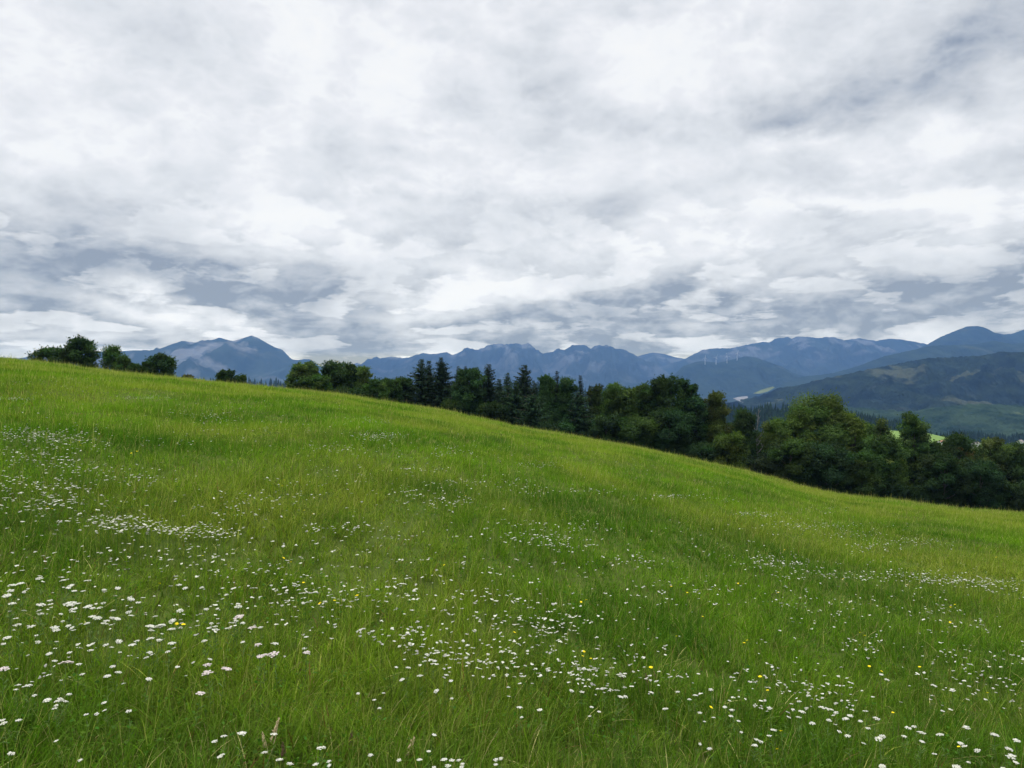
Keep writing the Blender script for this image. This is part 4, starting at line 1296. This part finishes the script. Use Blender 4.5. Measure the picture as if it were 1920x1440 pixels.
BIG = [  # photo pixels (zoomed 4x from the lower left corner 0,1080) of the flowers that show largest, with width
    (75, 77, 75), (150, 60, 65), (235, 5, 40), (310, 14, 60), (448, 15, 40), (518, 35, 70), (600, 50, 60), (650, 44, 60), (90, 130, 70), (90, 103, 60), (165, 103, 30), (215, 98, 30), (465, 88, 45), (550, 114, 45),
    (635, 116, 45), (780, 95, 40), (860, 75, 50), (915, 148, 60), (988, 167, 35), (1040, 170, 40), (1020, 200, 50), (55, 208, 60), (275, 213, 75), (465, 200, 75), (512, 225, 60), (555, 195, 80), (605, 210, 45),
    (600, 242, 70), (648, 235, 60), (695, 222, 60), (790, 228, 45), (860, 262, 45), (992, 252, 50), (145, 268, 40), (520, 277, 50), (495, 328, 32), (680, 312, 60), (735, 303, 70), (765, 310, 50), (800, 333, 50),
    (850, 317, 50), (895, 312, 50), (930, 300, 45), (162, 370, 70), (285, 375, 65), (360, 360, 70), (625, 360, 45), (697, 347, 50), (700, 370, 65), (455, 405, 55), (1052, 381, 80), (1195, 374, 55), (1168, 400, 70),
    (1082, 422, 55), (1285, 405, 65), (1345, 245, 60), (1325, 295, 60), (1245, 345, 60), (85, 458, 70), (15, 503, 40), (290, 443, 35), (402, 502, 35), (795, 478, 55), (858, 470, 60), (915, 492, 30), (1058, 488, 50),
    (1168, 470, 65), (1022, 515, 65), (1265, 508, 70), (788, 543, 40), (890, 574, 30), (1108, 568, 50), (533, 570, 45), (1275, 568, 45), (812, 749, 60), (1078, 761, 55), (205, 825, 60), (113, 855, 35), (372, 915, 65),
    (490, 888, 45), (445, 937, 45), (428, 965, 30), (438, 993, 45), (257, 880, 25), (810, 945, 45), (830, 998, 35), (728, 1014, 35), (668, 1042, 45), (983, 1012, 55), (85, 1098, 60), (120, 1086, 50), (90, 1060, 25),
    (5, 1082, 40), (25, 1342, 65), (460, 1232, 40), (625, 1375, 35), (1640, 1232, 50), (1675, 1215, 55), (1798, 1178, 75), (1670, 1352, 50), (1700, 1350, 50), (1575, 413, 65), (1610, 385, 45), (1720, 400, 50), (1590, 345, 35),
    (1715, 355, 30), (1755, 355, 40), (1820, 340, 40), (1830, 490, 40), (1780, 235, 70), (1770, 212, 40), (1340, 70, 50), (1385, 76, 45), (1280, 80, 40), (1545, 75, 40), (1670, 88, 30), (1710, 132, 35), (1700, 170, 30),
    # (bottom edge, middle and right, same scale from 0,1080)
    (2410, 1288, 55), (2395, 1282, 40), (2070, 1395, 60), (2090, 1425, 60), (1988, 1342, 55), (2035, 1202, 60), (2490, 1385, 40), (2400, 1405, 50), (2520, 1393, 40), (2757, 1336, 45), (2995, 1372, 45), (3152, 1390, 50),
    (3210, 1192, 45), (3208, 1320, 40), (3350, 1390, 60), (3380, 1385, 50), (3340, 1412, 50), (3250, 1428, 40), (3460, 1382, 40), (3495, 1405, 40), (3490, 1428, 45), (3740, 1355, 45), (3775, 1352, 40), (3718, 1418, 40),
    (2868, 885, 30), (2824, 928, 25), (2680, 870, 22), (3322, 836, 50), (3395, 777, 40), (3332, 746, 40), (2940, 680, 35), (3155, 758, 50), (3400, 915, 25), (2855, 985, 20), (3800, 912, 25),
    (3898, 990, 50), (4080, 1005, 50), (4420, 992, 40), (4478, 1018, 35), (4440, 1055, 25), (3930, 1060, 30), (4610, 910, 55), (4625, 875, 50), (4665, 893, 40), (5027, 1010, 55), (5243, 1028, 40), (5350, 1066, 30),
    (5270, 1100, 30), (5525, 1085, 35), (5565, 1166, 30), (5214, 1232, 30), (5352, 1272, 40), (5625, 1228, 50), (5660, 1266, 50), (5710, 1248, 45), (5445, 935, 30), (5443, 975, 40), (5520, 1010, 45), (5210, 905, 45), (5165, 925, 35),
    (5800, 1165, 55), (5790, 1212, 45), (6260, 1150, 40), (6435, 1258, 40), (6395, 1212, 55), (6630, 1220, 70), (6625, 1180, 50), (6900, 1195, 70), (6870, 1235, 50), (6770, 1190, 40), (6795, 1145, 60), (6890, 1125, 40),
    (6520, 1138, 40), (7132, 1200, 60), (7185, 1235, 50), (7220, 1118, 60), (7310, 1290, 50), (7385, 1280, 50), (7500, 1278, 60), (7600, 1330, 75), (7590, 1385, 50), (7660, 1365, 60), (7030, 1352, 45), (6665, 1400, 60),
    (7225, 1420, 70), (7260, 1395, 35), (7545, 1432, 50), (7430, 1185, 60), (7490, 1190, 50), (7615, 1230, 65), (6200, 1070, 45), (6360, 1040, 50), (6370, 1070, 55), (6450, 1082, 40), (6540, 1058, 55), (6500, 1030, 50),
    (5870, 1055, 40), (5970, 1008, 55), (6110, 1092, 50), (6190, 1000, 45), (6020, 948, 40), (5790, 978, 45), (6290, 1002, 40), (7150, 835, 50), (6960, 820, 50), (6620, 770, 40), (6590, 735, 40),
]
BIGPINK = [(455, 676, 105), (20, 681, 60), (1575, 668, 65), (1595, 708, 80), (1640, 706, 80), (1465, 882, 55), (1890, 397, 70), (1845, 303, 90), (1955, 515, 55), (2090, 555, 80), (1950, 604, 50), (1980, 604, 50), (2290, 568, 50)]
CLUSTERS = [  # photo pixel, half width, half height, count
    (560, 1105, 80, 22, 60), (640, 1115, 60, 20, 40), (760, 1112, 60, 22, 50), (920, 1150, 70, 40, 60), (740, 1190, 50, 18, 45), (800, 1212, 60, 22, 40), (835, 1232, 50, 18, 35), (930, 1235, 50, 26, 50), (500, 1130, 60, 30, 20),
    (1000, 1150, 60, 30, 50), (1070, 1162, 60, 14, 30), (1020, 1190, 50, 22, 32), (1000, 1240, 60, 28, 50), (1090, 1262, 60, 16, 42), (1120, 1292, 30, 6, 14), (1210, 1268, 50, 20, 30), (1220, 1115, 80, 20, 45), (1350, 1105, 80, 20, 40),
    (1300, 1275, 120, 35, 25), (1410, 1285, 40, 30, 25), (1160, 1240, 60, 26, 18), (1540, 1145, 60, 26, 46), (1480, 1120, 40, 16, 22), (1620, 1140, 60, 16, 26), (1760, 1140, 60, 16, 36), (1800, 1172, 60, 16, 34), (1640, 1212, 45, 14, 30),
    (1510, 1298, 55, 25, 55), (1560, 1312, 45, 18, 25), (1780, 1230, 80, 26, 46), (1850, 1252, 60, 24, 28), (1880, 1285, 50, 14, 18), (1720, 1270, 80, 30, 14), (1820, 1092, 80, 7, 70), (1900, 1100, 50, 10, 40),
    (30, 812, 60, 8, 110), (110, 820, 65, 12, 190), (60, 850, 80, 10, 90), (80, 866, 60, 8, 70), (180, 880, 40, 8, 40), (40, 905, 60, 10, 60), (130, 915, 60, 12, 60), (120, 940, 60, 12, 70), (200, 975, 50, 9, 80),
    (240, 985, 60, 8, 100), (330, 993, 70, 8, 110), (400, 1000, 40, 7, 55), (60, 940, 60, 16, 60), (430, 950, 60, 16, 45), (250, 895, 40, 7, 35), (420, 785, 40, 5, 40), (370, 776, 50, 5, 60), (270, 745, 34, 3, 70), (20, 747, 34, 3, 60),
    (715, 817, 34, 5, 150), (690, 787, 30, 4, 50), (640, 840, 60, 7, 60), (850, 845, 36, 7, 60), (870, 903, 50, 4, 40), (780, 880, 30, 4, 24), (840, 940, 50, 9, 60), (770, 922, 50, 8, 34), (640, 990, 60, 7, 45), (560, 930, 40, 16, 22),
    (730, 1010, 28, 7, 12), (950, 905, 60, 8, 44), (997, 1000, 60, 14, 80), (1040, 1020, 50, 12, 66), (1080, 985, 30, 7, 20), (1190, 1052, 60, 12, 48), (1430, 1050, 40, 12, 56), (1260, 930, 56, 4, 80), (1400, 962, 26, 3, 40),
    (1440, 965, 36, 4, 44), (1365, 938, 13, 3, 10), (1010, 870, 30, 5, 40), (1110, 920, 60, 5, 36), (990, 920, 40, 6, 30), (1330, 905, 40, 3, 16), (1530, 985, 76, 5, 140), (1600, 1000, 40, 6, 50), (1640, 1025, 36, 6, 40), (1550, 955, 36, 4, 34),
    (1680, 1015, 46, 6, 60), (1740, 1015, 36, 6, 40), (1480, 1058, 56, 6, 60), (1530, 1076, 56, 6, 56), (1620, 1082, 56, 6, 40), (1660, 1075, 40, 10, 30), (1720, 1076, 36, 5, 34), (1770, 1087, 56, 5, 76), (1850, 1092, 40, 6, 44),
    (420, 1060, 90, 22, 50), (120, 1070, 120, 25, 40), (300, 1040, 90, 14, 40), (700, 1050, 200, 25, 26), (1000, 1060, 120, 20, 30), (1300, 1040, 120, 18, 30), (1250, 1200, 180, 25, 16), (1450, 1230, 60, 30, 14), (600, 900, 140, 20, 40),
    (500, 800, 160, 14, 70), (800, 840, 160, 20, 60), (1100, 870, 160, 14, 50), (300, 830, 120, 14, 40), (120, 720, 120, 10, 60), (480, 760, 140, 7, 50), (1350, 1000, 200, 20, 40), (250, 1180, 120, 30, 10), (380, 1150, 60, 20, 16),
]
YELLOW = [(372, 1040, 2), (513, 1052, 3), (833, 1064, 2), (345, 1072, 2), (94, 957, 2), (102, 948, 2), (288, 1095, 1), (322, 1140, 1), (331, 1152, 1), (335, 1170, 1), (569, 1090, 1), (638, 1095, 1), (630, 1121, 1), (623, 1128, 1), (674, 1116, 1),
          (936, 1167, 2), (945, 1183, 1), (1087, 1122, 1), (1105, 1125, 1), (1064, 1220, 1), (1086, 1212, 1), (1081, 1231, 1), (1109, 1238, 1), (1172, 1218, 1), (1219, 1243, 1), (1315, 1157, 1), (1276, 1195, 1), (1352, 1166, 1), (1398, 1207, 1),
          (1412, 1208, 2), (1427, 1263, 1), (1276, 1286, 1), (1307, 1310, 2), (1464, 1112, 1), (1447, 1295, 1), (1452, 1380, 1), (1475, 1378, 1), (1616, 1188, 2), (1627, 1194, 1), (1609, 1197, 1), (1631, 1244, 1), (1654, 1254, 2), (1731, 1250, 1),
          (1826, 1269, 1), (1869, 1304, 1), (1815, 1402, 1), (1675, 1336, 1), (1578, 1426, 1), (1480, 1411, 1), (1781, 1156, 1), (1784, 1133, 3), (1870, 1260, 1), (572, 962, 3), (740, 968, 2), (535, 905, 4), (1086, 991, 2), (1172, 1028, 2),
          (1040, 1025, 2), (1065, 960, 2), (1130, 985, 2), (1265, 1100, 1), (1470, 1025, 2), (1590, 1015, 2), (1755, 1048, 2), (1880, 1040, 2), (870, 925, 2), (150, 832, 3), (275, 828, 2), (450, 855, 2), (250, 850, 3), (620, 865, 2), (965, 1095, 3),
          (1062, 1101, 1), (1290, 1110, 1), (1400, 1096, 3), (1525, 1088, 2), (1590, 1085, 1), (1700, 1097, 2), (1330, 940, 2), (1180, 935, 2)]


def build_flowers():
    r = np.random.default_rng(77)
    spots = []                        # (apparent size, x, y, z, height, scale, tilt x, tilt y)
    for zx, zy, w in BIG:
        px, py = zx / 4.0, 1080 + zy / 4.0
        p = hit(px, py, 0.27)
        if p is None:
            continue
        real = np.clip(w / 4.0 / F * p[1] * 0.8, 0.014, 0.07)
        spots.append((10 + real / p[1], *p, 0.27, real))
    for px, py, rx, ry, n in CLUSTERS:
        for _ in range(n):
            qx, qy = px + r.normal(0, rx * 0.75), py + r.normal(0, ry * 0.85)
            hh = r.uniform(0.17, 0.29)
            p = hit(qx, qy, hh)
            if p is None or p[1] > 62 or p[1] < 2.6 or r.random() < 0.10:
                continue
            real = r.uniform(0.010, 0.022) + 0.0004 * min(p[1], 20)
            spots.append((real / p[1], *p, hh, real))
    for _ in range(1700):
        qx, qy = r.uniform(-60, 1980), 690 + 650 * r.random() ** 1.2
        hh = r.uniform(0.16, 0.30)
        p = hit(qx, qy, hh)
        if p is None or p[1] > 60 or fbm(p[0] / 3.5, p[1] / 5, 91, 3) < -0.05:
            continue
        real = r.uniform(0.010, 0.024)
        spots.append((real / p[1], *p, hh, real))
    spots.sort(key=lambda s: -s[0])
    n_own = 300 - len(BIGPINK)
    lab = 'white flat topped yarrow flower in the near part of the meadow'
    grp = 'white yarrow flowers in the near meadow'
    for k, (_, x, y, z, hh, real) in enumerate(spots[:n_own]):
        kit = YARROW[k % len(YARROW)]
        diam = 0.050 + 0.004 * ((k % len(YARROW)) % 4)
        s = real / diam
        p = (x, y, z + hh - kit[2] * s)
        place_flower('yarrow_flower', kit, p, s, r.uniform(0, 6.28), (r.normal(0.02, 0.12), r.normal(0.04, 0.14)), lab, grp)
    pl = ['large pale pink yarrow flower alone amid dark grass at lower left', 'pale pink yarrow flower cut by the left edge', 'upper pale pink yarrow flower of the cluster of three',
          'left half of the wide pale pink yarrow pair', 'right half of the wide pale pink yarrow pair', 'small pinkish yarrow flower below the wide pink pair', 'pinkish yarrow flower beside white clusters above the pink pair',
          'pinkish wide yarrow flower among the upper white clusters', 'small pink yarrow flower just above a pair of deeper pink ones', 'largest pale pink yarrow flower right of the pink pair', 'left flower of the low deeper pink yarrow pair',
          'right flower of the low deeper pink yarrow pair', 'lone pink yarrow flower farthest right of the pink ones']
    for k, (zx, zy, w) in enumerate(BIGPINK):
        p = hit(zx / 4.0, 1080 + zy / 4.0, 0.28)
        real = np.clip(w / 4.0 / F * p[1] * 0.85, 0.03, 0.085)
        kit = PINK[k % 3]
        s = real / 0.066
        place_flower('yarrow_flower', kit, (p[0], p[1], p[2] + 0.28 - kit[2] * s), s, r.uniform(0, 6.28), (r.normal(0.05, 0.1), r.normal(0.08, 0.1)), pl[k], 'pale pink yarrow flowers')
    # all the others, too many to count: one object of small heads on stalks
    A = Acc()
    for _, x, y, z, hh, real in spots[n_own:]:
        R = real / 2
        c = np.array([x, y, z + hh])
        tl = r.normal(0, 0.18, 2)
        nb = 4 if y < 12 else (2 if y < 26 else 1)
        white = np.array([0.54, 0.53, 0.44]) * r.uniform(0.5, 1.1)
        for b in range(nb):
            o2 = r.normal(0, R * 0.45, 2) if nb > 1 else (0, 0)
            s = R * (0.62 if nb == 4 else 0.75 if nb == 2 else 1.0) * r.uniform(.8, 1.15)
            m = 6
            al = np.arange(m) / m * 6.283 + r.uniform(0, 6)
            rx = np.cos(al) * s * r.uniform(.75, 1.2, m) + o2[0]
            ry = np.sin(al) * s * r.uniform(.75, 1.2, m) + o2[1]
            rim = np.stack([rx, ry, rx * tl[0] + ry * tl[1]], -1)
            top = np.array([o2[0], o2[1], s * 0.35])
            A.add(np.vstack([rim, top, top - [0, 0, s * .8]]) + c, None, [(i, (i + 1) % m, m) for i in range(m)] + [((i + 1) % m, i, m + 1) for i in range(m)], white)
        if y < 10:
            w = 0.0007
            V, q, t_ = tube([(x, y, z), (x, y, z + hh)], [w, w], 3)
            A.add(V, q, t_, (0.08, 0.16, 0.02))
    o = obj('yarrow_flowers', A.mesh('yarrow_flowers'), M['petal'])
    tag(o, 'countless small white yarrow flowers in drifts across the farther meadow', 'flowers', kind='stuff')
    # yellow flowers
    rr = np.random.default_rng(3)
    kits = []
    for i in range(3):
        stem = Acc()
        stem.add(*tube([(0, 0, 0), (0.008, 0, 0.12), (0, 0, 0.24)], [0.0016, 0.0014, 0.0012], 5))
        B = Acc()
        n = 14
        for ring, (r0, zz) in enumerate(((0.016, 0.0), (0.010, 0.004))):
            for k in range(n):
                a = k / n * 6.283 + ring * 0.2
                d, s_ = np.array([math.cos(a), math.sin(a), 0.25]), np.array([-math.sin(a), math.cos(a), 0])
                L = r0 * rr.uniform(.85, 1.1)
                V = np.array([(0, 0, 0), d * L * .6 - s_ * L * .2, d * L, d * L * .6 + s_ * L * .2]) + (0, 0, 0.24 + zz)
                B.add(V, [(0, 1, 2, 3)], None, np.array([0.82, 0.64, 0.015]))
        kits.append((stem.mesh('stem', True), B.mesh('flower_head'), 0.24))
    for px, py, n in YELLOW[::2] + YELLOW[1::4]:
        for _ in range(max(1, n - 1)):
            qx, qy = px + (rr.normal(0, 9) if n > 1 else 0), py + (rr.normal(0, 4) if n > 1 else 0)
            p = hit(qx, qy, 0.26)
            if p is None or p[1] > 45:
                continue
            s = rr.uniform(0.5, 0.75)
            place_flower('yellow_flower', kits[rr.integers(3)], (p[0], p[1], p[2] + 0.26 - 0.24 * s), s, rr.uniform(0, 6.28), (rr.normal(0.25, 0.2), rr.normal(0, 0.2)),
                         'small yellow daisy like flower among the meadow grass', 'yellow flowers dotted through the meadow')


build_flowers()

# ------------------------------------------------------------------ single dry stalks and seed heads in front


def stalk(px0, py0, px1, py1, label, name, mat, head=None, rad=0.0022):
    """stalk whose foot and tip show at these photo pixels"""
    b = hit(px0, py0, 0.02)
    Y = b[1]
    top = at(px1, py1, Y) - b
    t = thing(name, tuple(b), label, 'grass stalk')
    s = np.linspace(0, 1, 8)[:, None]
    path = top * s + np.array([0.012, 0, 0]) * np.sin(s * 3.14) - np.array([0, 0, .03]) * (1 - s)
    V, q, tt = tube(path, np.linspace(rad, rad * 0.6, 8), 6)
    obj('stem', new_mesh('stem', V, [q, tt], smooth=True), M[mat], t)
    r = np.random.default_rng(int(px0))
    A = Acc()
    L, R = head
    d = unit(top)
    n = 26
    for k in range(n):
        f = k / n
        p = path[-1] - d * L * (1 - f) + r.normal(0, R * 0.45, 3)
        w = R * (0.5 + 0.7 * math.sin(f * 3.0 + .15))
        sd = unit(d + r.normal(0, 0.45, 3))
        A.add(*tube([p - sd * w * 1.6, p, p + sd * w * 1.8], [w * 0.25, w * 0.55, w * 0.12], 5))
    obj('seed_head', A.mesh('seed_head', True), M[mat] if head and mat != 'stalk' else M['straw'], t)


stalk(486, 1440, 523, 1346, 'pale straw coloured dry grass stalk leaning right at the bottom', 'dry_stalk', 'straw', (0.09, 0.0045), 0.0022)
stalk(502, 1432, 492, 1372, 'short pale dry grass stalk beside the leaning straw stalk', 'dry_stalk', 'straw', (0.06, 0.004), 0.002)
stalk(757, 1432, 776, 1382, 'pale catkin like straw seed head leaning right near bottom centre', 'dry_stalk', 'straw', (0.09, 0.006), 0.002)
stalk(649, 1420, 660, 1370, 'dark brown curved seed spike left of the straw catkin', 'seed_spike', 'brown_seed', (0.08, 0.004), 0.0018)
stalk(530, 1440, 531, 1391, 'dark brown upright seed spike right of the leaning straw stalk', 'seed_spike', 'brown_seed', (0.08, 0.0045), 0.0018)
stalk(1214, 1318, 1211, 1262, 'dark upright plantain stalk in the middle of the white flowers', 'seed_spike', 'brown_seed', (0.09, 0.004), 0.0026)
stalk(1236, 1292, 1226, 1258, 'dark plantain stalk right of the upright one', 'seed_spike', 'brown_seed', (0.05, 0.004), 0.0022)
stalk(1173, 1292, 1164, 1258, 'dark plantain stalk left of the upright one', 'seed_spike', 'brown_seed', (0.05, 0.004), 0.0022)

# ------------------------------------------------------------------ the air


def build_haze():
    h = 13300.0
    z0, z1 = -130.0, HAZE_TOP
    V = np.array([(x, y, z) for z in (z0, z1) for x, y in ((-h, -h), (h, -h), (h, h), (-h, h))], float)
    Q = np.array([(3, 2, 1, 0), (4, 5, 6, 7), (0, 1, 5, 4), (1, 2, 6, 5), (2, 3, 7, 6), (3, 0, 4, 7)])
    m = bpy.data.materials.new('blue_haze')
    m.use_nodes = True
    T = NT(m.node_tree)
    v = T.n('ShaderNodeVolumePrincipled')
    v.inputs['Color'].default_value = (0.142, 0.285, 0.575, 1)
    v.inputs['Density'].default_value = HAZE_DENSITY
    v.inputs['Anisotropy'].default_value = 0.0
    o = T.n('ShaderNodeOutputMaterial')
    T.link(v.outputs[0], o.inputs['Volume'])
    hz = obj('haze', new_mesh('haze', V, [Q]), m)
    tag(hz, 'thin blue air softening the far mountains', 'haze', kind='stuff')


build_haze()
